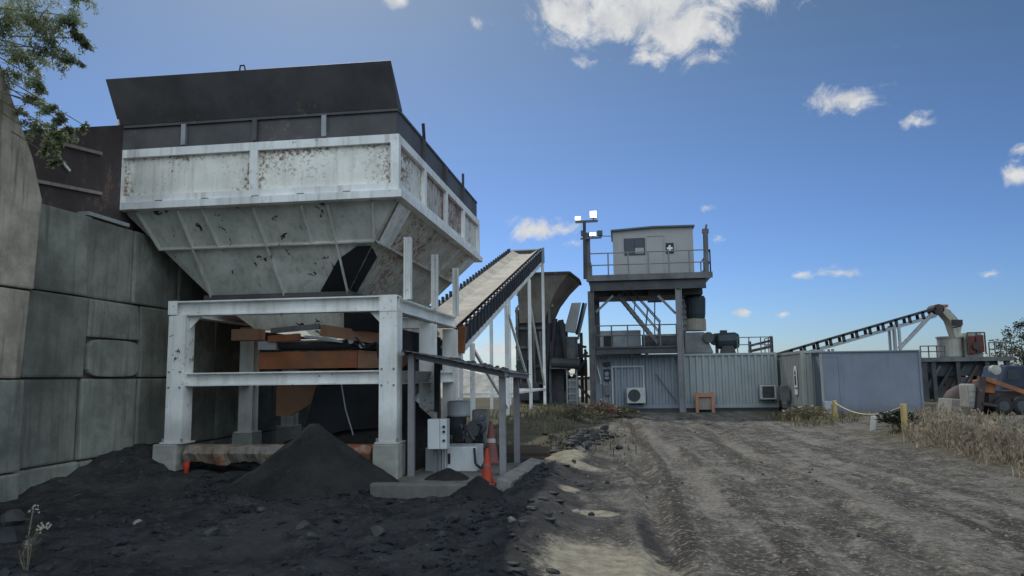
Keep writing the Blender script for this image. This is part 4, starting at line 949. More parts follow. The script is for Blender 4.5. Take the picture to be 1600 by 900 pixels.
mb = MB(); mb.box(X0-.038, X0-.031, 31.12, 31.38, 1.15, 1.5); mb.lathe((X0-.0385, 31.25, 1.62), [(.1, 0.), (.1, .007)], 10, 'X'); mb.build('figure', 'sign_black', t)
mb = MB(); mb.box(X0-.03, X0-.01, 31.02, 31.48, .78, .98); mb.build('lower_board', 'sign_white', t)
mb = MB(); mb.box(6.36, 6.70, 32.3, 32.9, .5, 1.05); mb.box(6.40, 6.66, 32.35, 32.85, 1.05, 1.12); one(mb, 'meter_box', 'plant_mid', 'dark meter box on the green grey shed wall', 'box', bevel=.02)
t = thing('steel_stand', 'faded orange square steel frame leaning on the ribbed shed', 'frame', (3.45, 33.9, 0))
a, b = P(1086, 613, 33.9), P(1117, 642, 33.9); z0 = gz(3.4, 33.9)-.03
mb = MB(); mb.box(a.x, a.x+.13, 33.85, 34.0, z0, a.z).box(b.x-.13, b.x, 33.85, 34.0, z0, a.z).box(a.x+.13, b.x-.13, 33.86, 33.99, a.z-.2, a.z-.03); mb.build('frame', 'faded_orange', t)
mb = MB(); mb.box(a.x+.13, b.x-.13, 33.95, 33.97, z0+.15, a.z-.2); mb.build('panel', 'rust_plate' if 0 else 'tan_paint', t)

# office box
of = thing('site_office', 'plain blue grey flat sided site office box at the end of the road', 'office', (9.2, 30.6, 0))
OY = 29.3; ox0, ox1 = P(1284,600,OY).x, P(1440,600,OY).x; oz = P(1360,550,OY).z; ozb = .05
mb = MB(); mb.box(ox0, ox1, OY, OY+2.6, ozb, oz); mb.build('walls', 'office_blue', of, bevel=.01)
mb = MB(); mb.box(ox0-.06, ox1+.06, OY-.06, OY+2.66, oz+.002, oz+.05); mb.build('roof', 'office_blue', of)
sx = P(1313,600,OY).x
mb = MB(); mb.box(sx-.03, sx+.03, OY-.014, OY-.001, ozb, oz); mb.build('cover_strip', 'office_blue', of)
mb = MB(); mb.box(ox0-.03, ox0+.06, OY-.03, OY-.002, ozb, oz-.02); mb.build('corner_trim', 'container_green', of)
mb = MB(); mb.box(ox1-.05, ox1+.03, OY-.03, OY-.002, ozb, oz-.02); mb.build('corner_trim', 'office_blue', of)
mb = MB(); mb.box(ox0+.06, sx-.03, OY-.012, OY-.001, oz-.16, oz-.02); mb.build('fascia', 'office_blue', of)
mb = MB(); a = P(1295,627,28.9); mb.box(a.x-.12, a.x+.16, 28.95, 29.2, gz(a.x,29)-.05, a.z); one(mb, 'tap_box', 'trim_pale', 'small pale box standing at the office corner', 'box', bevel=.015)
mb = MB(); a = P(1303,630,28.9); mb.box(a.x-.07, a.x+.12, 28.9, 29.2, gz(a.x,29)-.05, a.z-.04); one(mb, 'gas_bottle', 'plant_mid', 'dark box beside the pale one at the office corner', 'box', bevel=.03)

# ------------------------------------------------------------------ far right plant
rc = thing('radial_conveyor', 'thin raised conveyor climbing right above the office roof', 'conveyor', (12, 42, 2.5))
RY = 42.0
a, b = P(1216, 553, RY), P(1462, 482, RY)
for dy in (0, .8):
    o_ = Vector((0, dy, 0))
    mb = MB(); mb.beam(a+o_, b+o_, .08, .12); mb.build('top_chord', 'black_iron', rc)
    mb = MB(); mb.beam(a+o_+Vector((0,0,-.38)), b+o_+Vector((0,0,-.38)), .08, .15); mb.build('bottom_chord', 'galv', rc)
    mb = MB(); n = 13
    for i in range(n): p = a.lerp(b, i/(n-1))+o_; mb.beam(p+Vector((0,0,.03)), p+Vector((.05,0,-.36)), .08, .15, (1,0,0))
    mb.build('idler_brackets', 'black_iron', rc)
mb = MB(); mb.beam(a+Vector((0,.4,.04)), b+Vector((0,.4,.04)), .7, .03); mb.build('belt', 'black_rubber', rc)
for px, py in ((1301, 545), (1397, 508), (1404, 506)):
    mb = MB(); p = P(px, py, RY); mb.beam((p.x, RY, .0), (p.x, RY, p.z), .11, .14, (0,1,0)); mb.beam((p.x, RY+.8, .0), (p.x, RY+.8, p.z), .11, .14, (0,1,0)); mb.build('support_leg', 'galv', rc)
mb = MB(); mb.beam(P(1405,545,RY), P(1457,490,RY), .16, .18); mb.build('brace', 'galv', rc)
mb = MB(); c = P(1467,483,RY); mb.tube(c, c+Vector((0,.9,0)), .27, 16); mb.build('head_drum', 'rust_plate', rc)
mb = MB(); mb.box(c.x-.1, c.x+.5, RY+.1, RY+.8, c.z+.1, c.z+.24); mb.build('cover', 'loader_orange', rc)
lp = [P(1474,480,RY), P(1484,484,RY), P(1496,497,RY), P(1503,510,RY), P(1489,513,RY), P(1484,500,RY), P(1474,489,RY)]
mb = MB(); mb.loft(lp, [p+Vector((0,.8,0)) for p in lp]); mb.build('chute_hood', 'cream_paint', rc)
mb = MB(); p0, p1, p2, p3 = P(1488,511,RY), P(1503,509,RY), P(1500,526,RY), P(1494,528,RY); mb.loft([p0,p1,p2,p3], [p+Vector((0,.8,0)) for p in (p0,p1,p2,p3)]); mb.build('drop_chute', 'cream_paint', rc)
mb = MB(); mb.beam(P(1487,504,RY-.03), P(1504,504,RY-.03), .06, .3); mb.build('chute_band', 'black_iron', rc)

sp = thing('screening_plant', 'dark raised screening deck with drum and red motor at far right', 'plant', (18.7, 44, 0))
PY = 43.5
def Q(px, py, y=PY): return P(px, py, y)
a, b = Q(1438,559), Q(1585,560); mb = MB(); mb.box(a.x, b.x, PY, PY+2.5, a.z-.22, a.z); mb.build('deck', 'plant_mid', sp)
dz_ = a.z
mb = MB(); c = Q(1484,545,PY+.9); mb.lathe((c.x, PY+.9, dz_), [(.56,0),(.60,.06),(.60,1.05),(.66,1.06),(.66,1.14),(.5,1.15)], 22); mb.build('drum', 'cream_paint', sp)
a_, b_ = Q(1506,520,PY+.4), Q(1537,557,PY+.4); mb = MB(); mb.box(a_.x, b_.x, PY+.4, PY+1.4, dz_, a_.z); mb.build('motor_guard', 'cream_paint', sp, bevel=.03)
mb = MB(); c = Q(1524,538,PY+.2); mb.box(c.x-.36, c.x-.02, PY+.1, PY+.38, c.z-.5, c.z+.45).box(c.x+.08, c.x+.40, PY+.1, PY+.38, c.z-.42, c.z+.50); mb.build('motor', 'red_motor', sp, bevel=.04)
for x_ in (c.x-.42, c.x+.03, c.x+.44):
    mb = MB(); mb.beam((x_, PY+.08, c.z-.52), (x_, PY+.08, c.z+.62), .06, .06, (0,1,0)); mb.build('guard_bar', 'plant_dark', sp)
mb = MB(); mb.beam((c.x-.42, PY+.08, c.z+.62), (c.x+.44, PY+.08, c.z+.62), .06, .06); mb.build('guard_bar', 'plant_dark', sp)
mb = MB(); mb.tube((c.x, PY-.02, c.z-.1), (c.x, PY+.06, c.z-.1), .22, 14); mb.build('motor_fan', 'rust_plate', sp)
railing(sp, [(a.x+.05, PY+.05), (c.x-1.6, PY+.05)], dz_, (.62, .32), (3,), 'plant_mid', .03); railing(sp, [(c.x+.6, PY+.05), (b.x-.05, PY+.05)], dz_, (.75, .4), (4,), 'plant_mid', .03)
for px in (1448, 1462, 1500, 1546, 1578):
    for y in (PY+.2, PY+2.2):
        x = Q(px, 590).x; mb = MB(); mb.beam((x, y, 0), (x, y, dz_-.2), .2, .22, (0,1,0)); mb.build('leg', 'plant_dark', sp)
rr = random.Random(5)
for i in range(20):
    x = Q(1446+i*6.6, 590).x; z = rr.uniform(.3, 1.2); mb = MB()
    if i % 3 == 0: mb.tube((x-.3, PY+1, z+.2), (x+.5, PY+1, z+.5), rr.uniform(.18,.34), 12)
    elif i % 3 == 1: mb.box(x-.3, x+.35, PY+.6, PY+1.8, .1, z+.5)
    else: mb.beam((x-.5, PY+.4, .3), (x+.5, PY+.4, 1.9), .12, .16)
    mb.build('drive_unit', ('plant_dark', 'teal_dark', 'plant_mid', 'rust_plate')[i % 4], sp, bevel=.02)
mb = MB(); mb.box(a.x+.6, b.x-.6, PY+.5, PY+2.2, 1.35, dz_-.22); mb.build('screen_box', 'plant_dark', sp)

# compact loader
ld = thing('compact_loader', 'rusty orange compact loader parked among weeds at the right edge', 'loader', (13.7, 30, 0))
LY_ = 29.6
def K(px, py, y=LY_): return P(px, py, y)
for px, yy in ((1567, LY_), (1595, LY_), (1567, LY_+1.3), (1595, LY_+1.3)):
    c = K(px, 636); c = Vector((c.x, yy, .30)); g_ = gz(c.x, yy); c.z = g_+.31
    mb = MB(); mb.lathe(c, [(.2,-.13),(.30,-.12),(.325,-.06),(.325,.06),(.30,.12),(.2,.13)], 24, 'Y'); w_ = mb.build('tyre', 'black_rubber', ld, smooth=True)
    mb = MB(); mb.lathe(c, [(.05,-.145),(.17,-.14),(.18,-.132)], 18, 'Y'); mb.build('rim', 'plant_dark', w_)
g_ = gz(13.8, 30)
a, b = K(1548, 612), K(1612, 632); mb = MB(); mb.box(a.x, b.x, LY_+.2, LY_+1.15, g_+.28, g_+.85); mb.build('body', 'rust_plate', ld, bevel=.05)
mb = MB(); a, b = K(1537,594), K(1558,613); mb.loft([(a.x,LY_+.15,b.z),(b.x,LY_+.15,b.z-.05),(b.x+.1,LY_+.15,a.z+.05),(a.x,LY_+.15,a.z)], [(a.x,LY_+.95,b.z),(b.x,LY_+.95,b.z-.05),(b.x+.1,LY_+.95,a.z+.05),(a.x,LY_+.95,a.z)]); mb.build('counterweight', 'loader_orange', ld, bevel=.03)
mb = MB(); mb.beam(K(1534,590), K(1604,614), .12, .15); mb.build('lift_arm', 'loader_orange', ld)
mb = MB(); mb.beam(K(1534,590,LY_+1.1), K(1604,614,LY_+1.1), .12, .15); mb.build('lift_arm', 'loader_orange', ld)
mb = MB(); mb.beam(K(1534,588), K(1529,641), .22, .2, (0,1,0)); mb.build('mast', 'rust_plate', ld)
mb = MB(); a, b = K(1514,600), K(1529,634); mb.box(a.x, b.x, LY_+.1, LY_+.9, b.z-.1, a.z); mb.build('tank', 'cream_paint', ld, bevel=.06)
for z in (.28, .5, .72):
    mb = MB(); q = b.z-.1+(a.z-b.z+.1)*z; mb.box(a.x-.01, b.x+.01, LY_+.085, LY_+.098, q-.025, q+.025); mb.build('tank_strap', 'galv', ld)
mb = MB(); mb.beam(K(1533,630), K(1556,634), .3, .1); mb.build('axle_link', 'rust_plate', ld)
mb = MB(); a, b = K(1480,623,31.5), K(1516,637,31.5); mb.loft([(a.x,31.3,gz(12,31)-.05),(b.x,31.3,gz(12,31)-.05),(b.x,31.3,a.z-.05),(a.x+.1,31.3,a.z)], [(a.x,32.6,gz(12,31)-.05),(b.x,32.6,gz(12,31)-.05),(b.x,32.6,a.z-.05),(a.x+.1,32.6,a.z)])
one(mb, 'concrete_slab', 'concrete_pale', 'pale concrete slab lying in front of the screening plant', 'slab', bevel=.02)
mb = MB(); c = K(1503,632,33.5); mb.lathe((c.x,33.5,gz(c.x,33.5)-.1), [(.85,0),(.75,.5),(.5,.9),(.2,1.1),(.05,1.15)], 20); one(mb, 'hopper_lid', 'rust_plate', 'rusty dome shaped hopper lid behind the pale tank', 'lid', smooth=True)
tk = thing('truck', 'dark blue truck cab standing behind the orange loader', 'truck', (15.6, 34, 0))
def V_(px, py): return P(px, py, 34.0)
a, b = V_(1558, 571), V_(1625, 616); mb = MB(); mb.loft([(a.x,34,b.z),(b.x,34,b.z),(b.x,34,a.z),(a.x+.35,34,a.z)], [(a.x,36,b.z),(b.x,36,b.z),(b.x,36,a.z),(a.x+.35,36,a.z)]); mb.build('cab', 'navy_paint', tk, bevel=.06)
mb = MB(); q0, q1 = V_(1574,578), V_(1594,594); mb.box(q0.x, q1.x, 33.985, 33.998, q1.z, q0.z); mb.build('side_window', 'window_glass', tk)
mb = MB(); mb.box(a.x+.1, b.x, 34.2, 35.8, .5, b.z-.002); mb.build('chassis', 'black_iron', tk)
for x in (a.x+.8, b.x-.2):
    mb = MB(); mb.lathe((x, 34.12, .5), [(.3,-.14),(.48,-.13),(.5,-.06),(.5,.06),(.48,.13),(.3,.14)], 20, 'Y'); mb.build('wheel', 'black_rubber', tk)
mb = MB(); mb.lathe(V_(1553,578)+Vector((0,-.2,0)), [(.06,-.03),(.2,0),(.2,.25),(.06,.3)], 14, 'Y'); mb.build('air_cleaner', 'cream_paint', tk)

# ------------------------------------------------------------------ shed on the slab
sl = MB(); sl.loft([(-3.5,10.35,-.2),(-1.74,10.35,-.2),(-1.52,13.9,-.2),(-3.5,13.9,-.2)], [(-3.5,10.35,.055),(-1.74,10.35,.055),(-1.52,13.9,.055),(-3.5,13.9,.055)])
one(sl, 'concrete_slab', 'concrete_dusty', 'low concrete slab under the small open shed', 'slab', bevel=.015)
mb = MB(); mb.box(-3.45, -1.78, 10.16, 10.34, -.15, .19); one(mb, 'front_kerb', 'concrete_dusty', 'long dim concrete kerb along the front of the shed slab', 'kerb', bevel=.03)
for (y0, y1, lab) in ((10.75, 12.05, 'nearer broken white kerb piece along the shed slab edge'), (12.12, 13.55, 'farther broken white kerb piece along the shed slab edge')):
    mb = MB(); r_ = random.Random(int(y0*10)); n = 9; prev = None
    for i in range(n):
        y = y0+(y1-y0)*i/(n-1); x = -1.70+.06*(y-10.8); tz = .16+r_.uniform(-.012,.015)
        lp = [(x-.10,y,-.2),(x+.10,y,-.2),(x+.11+r_.uniform(-.02,.02),y,tz-.03),(x-.09,y,tz+.02)]
        if prev: mb.loft(prev, lp, cap=False)
        else: mb.add(lp, [(0,1,2,3)])
        prev = lp
    mb.add(prev, [(3,2,1,0)]); one(mb, 'kerb_piece', 'kerb_dusty', lab, 'kerb', 'broken kerb pieces')
sh = thing('open_shed', 'small open lean-to with thin grey posts beside the hopper leg', 'shed', (-2.6, 13, .055))
for (x, y, zt, m_) in ((-3.38, 12.0, 1.99, 'shed_post'), (-1.92, 12.15, 1.66, 'shed_post'), (-3.42, 13.9, 1.92, 'black_iron'), (-1.95, 14.0, 1.64, 'shed_post')):
    mb = MB(); mb.beam((x, y, .0), (x, y, zt), .10, .09, (0,1,0)); mb.build('post', m_, sh)
mb = MB(); n = 30
def rz(x, y): return 2.03+(x+3.4)*(-.215)+(y-12)*(-.01)
Vs = []
for i in range(n+1):
    x = -3.5+1.78*i/n
    for y in (11.75, 14.5): Vs.append((x, y, rz(x, y)+(.007 if i % 2 else -.006)))
mb.add(Vs, [(2*i, 2*i+2, 2*i+3, 2*i+1) for i in range(n)]); mb.build('roof_sheet', 'shed_roof', sh, fix=False)
for y in (12.05, 13.95):
    mb = MB(); mb.beam((-3.46, y, rz(-3.46,y)-.06), (-1.78, y, rz(-1.78,y)-.06), .06, .08); mb.build('rafter', 'shed_post', sh)
for x in (-3.47, -1.8):
    mb = MB(); mb.beam((x, 11.8, rz(x,12)-.04), (x, 14.45, rz(x,14)-.06), .05, .07); mb.build('fascia', 'shed_post', sh)
r_ = random.Random(3); mb = MB()
for i in range(26):
    x = r_.uniform(-3.1, -1.75); y = r_.uniform(11.8, 14.3); s = r_.uniform(.015, .045); mb.lathe((x, y, rz(x,y)+.005), [(s*1.4,0),(s,s*.8),(s*.3,s*1.1)], 6)
tag(mb.build('spilled_gravel', 'rock'), 'spilled gravel lying on the lean-to roof', 'gravel', kind='stuff')
eb = thing('switch_box', 'pale grey electrical switch box fixed to the left shed posts', 'box', (-3.0, 12.35, .45))
a, b = P(668, 655, 12.2), P(698, 702, 12.2)
mb = MB(); mb.box(a.x, a.x+.2, 12.2, 12.42, b.z, a.z); mb.build('door', 'cabinet_white', eb, bevel=.01)
mb = MB(); mb.box(a.x+.205, b.x, 12.2, 12.42, b.z, a.z); mb.build('case', 'cabinet_white', eb, bevel=.01)
for dz in (.14, .28, .36):
    mb = MB(); mb.tube((b.x-.045, 12.2, b.z+dz), (b.x-.045, 12.17, b.z+dz), .022, 8); mb.build('knob', 'sign_black', eb)
mb = MB(); mb.beam((a.x+.06, 12.48, .05), (a.x+.06, 12.48, a.z+.1), .06, .06, (0,1,0)); mb.tube((b.x-.08, 12.35, .06), (b.x-.08, 12.35, b.z), .02, 6); mb.build('stand', 'shed_post', eb)
mb = MB(); mb.tube((a.x+.15, 12.45, a.z), (a.x+.12, 12.5, 1.9), .018, 6); mb.build('conduit', 'black_iron', eb)
cn = thing('pump_cabinet', 'low white cabinet with black handle slot under the lean-to', 'cabinet', (-2.72, 12.95, .055))
a, b = P(690, 698, 12.6), P(745, 742, 12.6)
mb = MB(); mb.box(a.x, b.x, 12.6, 13.25, .056, a.z); mb.build('body', 'cabinet_white', cn, bevel=.015)
mb = MB(); mb.box(a.x+.11, a.x+.15, 12.585, 12.599, a.z-.28, a.z-.11); mb.build('handle', 'sign_black', cn)
mb = MB(); mb.box(a.x+.088, a.x+.095, 12.592, 12.5995, .06, a.z-.02); mb.build('door_seam', 'plant_mid', cn)
mb = MB(); mb.box(a.x-.28, a.x-.01, 12.62, 13.1, .056, a.z-.02); mb.build('side_bay', 'grey_paint', cn)
mb = MB(); mb.path([P(741,700,12.55), P(743,725,12.5), P(752,732,12.5), P(758,722,12.52), P(757,700,12.6)], .022, 8); mb.build('hose', 'black_rubber', cn)
pm = thing('pump_set', 'dark oily pump under a white round tank inside the lean-to', 'pump', (-3.0, 14.0, .05))
c = P(717, 650, 14.0)
mb = MB(); mb.lathe(c, [(.20,0),(.215,.03),(.215,.26),(.19,.28),(.05,.29)], 22); mb.build('tank', 'cabinet_white', pm, smooth=False)
mb = MB(); mb.box(c.x-.28, c.x+.42, 13.75, 14.3, .055, .42); mb.build('base', 'black_iron', pm, bevel=.03)
mb = MB(); mb.lathe((c.x-.04, 14.0, .42), [(.19,0),(.17,.2),(.19,c.z-.42)], 16); mb.build('stand', 'plant_dark', pm)
mb = MB(); q = P(744, 668, 13.9); mb.tube((q.x, 13.75, q.z), (q.x, 14.25, q.z), .15, 14); mb.build('motor', 'plant_mid', pm)
mb = MB(); mb.path([(c.x+.1,13.85,.45),(c.x+.18,13.8,.7),(c.x+.3,13.85,.72)], .03, 8); mb.build('pipe', 'plant_mid', pm)
rp = random.Random(4)
for k in range(7):
    mb = MB(); a = Vector((c.x+rp.uniform(-.25,.5), 13.7+rp.uniform(0,.3), rp.uniform(.35,.6))); mb.path([a, a+Vector((rp.uniform(-.2,.2), 0, rp.uniform(.1,.35))), a+Vector((rp.uniform(-.25,.25), .1, rp.uniform(.2,.4)))], rp.uniform(.015,.04), 8); mb.build('pipe', ('black_iron','plant_mid','galv')[k % 3], pm)
for k in range(4):
    mb = MB(); x_ = c.x-.2+.18*k; mb.box(x_, x_+.13, 13.72+.04*k, 13.95, .42, .56+.12*(k % 2)); mb.build('valve_block', ('plant_mid','black_iron')[k % 2], pm, bevel=.015)
mb = MB(); a, b = P(737,640,14.3), P(762,690,14.3); mb.box(a.x, b.x, 14.3, 14.6, .3, a.z); mb.build('drum', 'concrete_pale', pm, bevel=.04)
# cones
def cone(x, y, z, h, mat, label, k=1.0):
    t = thing('traffic_cone', label, 'traffic cone', (x, y, z), 'traffic cones by the lean-to'); b = h*.27*k
    mb = MB(); mb.box(x-b*1.25, x+b*1.25, y-b*1.25, y+b*1.25, z, z+h*.05); mb.build('base', mat, t, bevel=.008)
    mb = MB(); mb.lathe((x,y,z+h*.05), [(b*.95,0),(b*.55,h*.5),(b*.22,h*.93),(b*.12,h*.95)], 20); mb.build('body', mat, t, smooth=False)
    mb = MB(); mb.lathe((x,y,z+h*.5), [(b*.60,0),(b*.44,h*.18)], 20); mb.build('reflective_band', 'cone_band' if mat != 'cone_orange' else 'cone_faded', t)
cone(-1.98, 11.05, .056, .52, 'cone_orange', 'bright orange traffic cone by the right shed post', .72)
cone(-2.38, 13.7, .056, .76, 'cone_faded', 'tall faded red traffic cone behind the bright orange one', .72)

# timber and pipes lying behind the slab
mb = MB(); mb.tube((-2.6, 14.75, .16), (-1.45, 14.95, .14), .14, 12); one(mb, 'steel_pipe', 'old_timber', 'dark fat pipe lying on the ground behind the shed', 'pipe')
mb = MB(); mb.beam((-2.5, 14.4, .05), (-1.5, 14.5, .05), .12, .1); one(mb, 'timber_beam', 'old_timber', 'flat dark timber lying in front of the fat pipe', 'timber')

# bollards and rope
def bollard(px, x, y, h, mat, label, tilt=0.):
    g_ = gz(x, y); mb = MB(); n = 12
    mb.loft([(x+.075*math.cos(2*math.pi*i/n), y+.075*math.sin(2*math.pi*i/n), g_-.1) for i in range(n)], [(x+tilt+.07*math.cos(2*math.pi*i/n), y+.07*math.sin(2*math.pi*i/n), g_+h) for i in range(n)])
    o = one(mb, 'bollard', mat, label, 'bollard', 'bollards by the office', bevel=.012); return Vector((x+tilt, y, g_+h))
t1 = bollard(0, 6.62, 25.5, .60, 'yellow_post', 'yellow bollard at the left end of the sagging rope')
t2 = bollard(0, 6.22, 20.6, .36, 'white_post', 'short leaning white bollard under the middle of the rope', .06)
t3 = bollard(0, 6.44, 18.95, .66, 'yellow_post', 'yellow bollard rising from dry grass at the right rope end')
pts = []
for i in range(21):
    s = i/20; p = t1.lerp(t3, s); pts.append(p+Vector((0,0,-.06-.50*4*s*(1-s)*.55)))
mb = MB(); mb.path(pts, .018, 6); tag(mb.build('rope', 'rope'), 'pale rope sagging between the two yellow bollards', 'rope')

# ------------------------------------------------------------------ piles, stones
def pile(cx, cy, r, h, label, mat, sx=1., z=None, n=64, m=22, sharp=1.15, name='spoil_pile'):
    mb = MB(); z0 = gz(cx, cy) if z is None else z; V = []; q = random.Random(int(cx*100))
    for j in range(m+1):
        k = j/m
        for i in range(n):
            t = 2*math.pi*i/n; rad = r*k*(1+.10*math.sin(t*3+cx)+.06*math.sin(t*7))
            x = cx+rad*sx*math.cos(t); y = cy+rad*math.sin(t)
            s = h*(1-k)**(sharp+.12) if k > .06 else h*(1-.06)**sharp+h*.01
            s += float(fbm(np.array(x*5.), np.array(y*5.), 3))*.07*min(1, 3*k)*(1-k*.5)
            g = gz(x, y)*k**2 + z0*(1-k**2)
            V.append((x, y, g+s-.06*k**3))
    F = [(j*n+i, j*n+(i+1)%n, (j+1)*n+(i+1)%n, (j+1)*n+i) for j in range(m) for i in range(n)]
    mb.add(V, F); mb.v = [tuple(p) for p in mb.v]
    o = one(mb, name, mat, label, 'pile', 'spoil piles', fix=False, smooth=True); return o
def dirtmat(name, a, b, c, sc_=9):
    m, t = nt(name); N = NT(t); v = N.n('ShaderNodeTexCoord').outputs['Object']
    x1, x2 = N.noise(v, 2.0, 6, .6), N.noise(v, 24, 8, .8)
    col = N.mix(N.ramp(x1, .35, .65), a, b); col = N.mix(N.math('MULTIPLY', N.ramp(x2, .54, .68), .7), col, c)
    N.out(col, .95, 0, x2, 1.0, .06, .12); MATS[name] = m
dirtmat('fines', (.034, .034, .035), (.056, .055, .053), (.12, .116, .11))
dirtmat('coal_fines', (.03, .03, .032), (.05, .05, .05), (.10, .10, .10))
pile(-4.60, 11.0, 1.35, .98, 'tall grey conical pile of fines in front of the hopper frame', 'fines', 1.0, z=.02)
pile(-2.72, 11.75, .5, .17, 'low black heap of fines before the white cabinet', 'coal_fines', 1.1, z=.05)
pile(-1.95, 10.25, .48, .30, 'small black heap of fines at the slab corner', 'coal_fines', 1.0)
pile(-5.9, 14.2, 1.6, .55, 'black spillage bank under the hopper near the wall', 'coal_fines', 1.1, z=.1)
pile(-4.5, 14.3, 1.9, 1.55, 'black spillage mound under the belt tail', 'coal_fines', 1.0, z=.1)
def stone(x, y, s, mat, label, grp, seed, flat=.7):
    bm = bmesh.new(); bmesh.ops.create_icosphere(bm, subdivisions=2, radius=1.0); q = random.Random(seed)
    ax = [Vector((q.uniform(-1,1), q.uniform(-1,1), q.uniform(-1,1))).normalized() for _ in range(7)]
    for v_ in bm.verts:
        k = 1.0
        for a_ in ax:
            d = v_.co.dot(a_); 
            if d > .62: v_.co -= a_*(d-.62)
    rot = Matrix.Rotation(q.uniform(0, 6.28), 3, 'Z')
    for v_ in bm.verts: v_.co = rot @ Vector((v_.co.x*s, v_.co.y*s*q.uniform(.78,.82), v_.co.z*s*flat))
    me_ = bpy.data.meshes.new('rock'); bm.to_mesh(me_); bm.free(); me_.materials.append(MATS[mat])
    o = bpy.data.objects.new('rock', me_); C.objects.link(o); o.location = (x, y, gz(x, y)+s*flat*.35); tag(o, label, 'rock', grp); return o
def gpt(px, py):
    d = pixray(px, py); t = -CH/d.z; p = Vector((d.x*t, d.y*t, 0))
    for _ in range(12):
        h = gz(p.x, p.y); t = (h-CH)/d.z; p = Vector((d.x*t, d.y*t, h))
    return p
for i, (px, py, s, mt_, lab) in enumerate((
    (472, 828, .11, 'rock', 'larger dull grey rock below the conical pile'),
    (487, 842, .075, 'rock', 'small upright rock just right of the larger dull rock'),
    (590, 842, .10, 'rock', 'flat grey rock below the long dim kerb'),
    (22, 818, .17, 'rock', 'blue grey boulder at the foot of the wing wall'),
    (12, 850, .20, 'coal_lump', 'black boulder at the bottom left by the wing wall'),
    (50, 862, .10, 'rock', 'reddish grey rock behind the flowering weed'),
    (215, 820, .07, 'rock_pale', 'small pale stone on the black spoil at lower left'),
    (330, 835, .09, 'rock', 'grey rock on the spoil under the conical pile'),
    (408, 800, .07, 'rock', 'little rock at the left toe of the conical pile'),
    (440, 682, .09, 'rock_pale', 'pale stone on the black bank under the hopper, left of its twin'),
    (460, 676, .08, 'rock_pale', 'pale stone on the black bank nearest the conical pile top'),
    (800, 815, .06, 'rock_pale', 'small pale stone below the shed corner heap'),
    (690, 838, .06, 'rock', 'dark stone on the black spoil below the slab'),
    (1232, 647, .22, 'rock_pale', 'white stone on the road verge before the sheds'),
    (908, 706, .13, 'rock_pale', 'pale stone among black rubble beside the track'),
    (864, 690, .20, 'coal_lump', 'black lump of rubble at the left of the rubble row'),
    (896, 692, .24, 'coal_lump', 'largest black lump in the middle of the rubble row'),
    (925, 684, .20, 'coal_lump', 'black lump of rubble at the right of the rubble row'),
    (945, 672, .18, 'coal_lump', 'black lump farthest along the rubble row'),
    (842, 704, .15, 'coal_lump', 'nearest black lump of the rubble row'),
    (968, 702, .12, 'coal_lump', 'dark clod lying on the track edge'),
    (900, 802, .06, 'rock_pale', 'pale stone near the sandy patch in the track'),
    (925, 806, .05, 'coal_lump', 'small dark clod near the sandy patch in the track'),
    (1576, 679, .10, 'rock_pale', 'white stone in the weeds at the right edge'))):
    p = gpt(px, py); stone(p.x, p.y, s, mt_, lab, 'loose rocks', 100+i)
# loose gravel
mb = MB(); q = random.Random(11)
def tiny(mb, x, y, s, q):
    z = gz(x, y); th = q.uniform(0, 6.3); c_, s_ = math.cos(th), math.sin(th); V = []
    for (a, b, c) in ((1,0,0),(0,.8,0),(-1,0,0),(0,-.8,0),(.1,.1,.8),(0,0,-.6)):
        a += q.uniform(-.25,.25); b += q.uniform(-.25,.25); V.append((x+s*(a*c_-b*s_), y+s*(a*s_+b*c_), z+s*(c+.2)))
    mb.add(V, [(0,1,4),(1,2,4),(2,3,4),(3,0,4),(1,0,5),(2,1,5),(3,2,5),(0,3,5)])
mb2 = MB()
for i in range(2200):
    y = 5.6*math.exp(q.random()*1.55); x = q.uniform(-.62*y, .62*y)
    s = q.choice((.006,.007,.008,.010,.012,.015,.022))*(.7+.05*y)
    if x < -.6 or (y < 8 and x < .6): continue
    tiny(mb if q.random() < .9 else mb2, x, y, s, q)
tag(mb.build('gravel', 'rock_pale', fix=False), 'loose pale gravel strewn over the dirt road', 'gravel', kind='stuff')
tag(mb2.build('gravel', 'coal_lump', fix=False), 'loose black gravel strewn over the spoil and road', 'gravel', kind='stuff')
mb = MB()
bmt = bmesh.new(); bmesh.ops.create_icosphere(bmt, subdivisions=1, radius=1.0); IV = [v_.co.copy() for v_ in bmt.verts]; IF = [tuple(v_.index for v_ in f.verts) for f in bmt.faces]; bmt.free()
for i in range(1500):                       # clods on the churned spoil
    y = q.uniform(5.4, 13); x = q.gauss(-1.6, .45) if q.random() < .4 else q.uniform(-6.5, -1.2)
    if (-3.6 < x < -1.5 and 9.9 < y < 14) or math.hypot(x+4.6, y-11) < 1.3: continue
    s_ = q.choice((.012,.016,.02,.025,.03,.045,.07)); z = gz(x, y); k = [q.uniform(.6, 1.25) for _ in IV]; e1, e2 = q.uniform(.7,1.3), q.uniform(.35,.7)
    mb.add([(x+p.x*s_*k[j]*e1, y+p.y*s_*k[j], z+p.z*s_*k[j]*e2+s_*.1) for j, p in enumerate(IV)], IF)
for i in range(260):                        # coarse stones at the toe of the tall pile
    a_ = q.uniform(3.0, 6.6); r_ = 1.35+abs(q.gauss(-.02, .16)); x, y = -4.6+math.cos(a_)*r_, 11.0+math.sin(a_)*r_; s_ = q.choice((.012,.016,.02,.028,.04)); z = gz(x, y)+max(0, .05-(r_-1.35)*.3); k = [q.uniform(.6, 1.25) for _ in IV]
    mb.add([(x+p.x*s_*k[j]*1.2, y+p.y*s_*k[j], z+p.z*s_*k[j]*.7) for j, p in enumerate(IV)], IF)
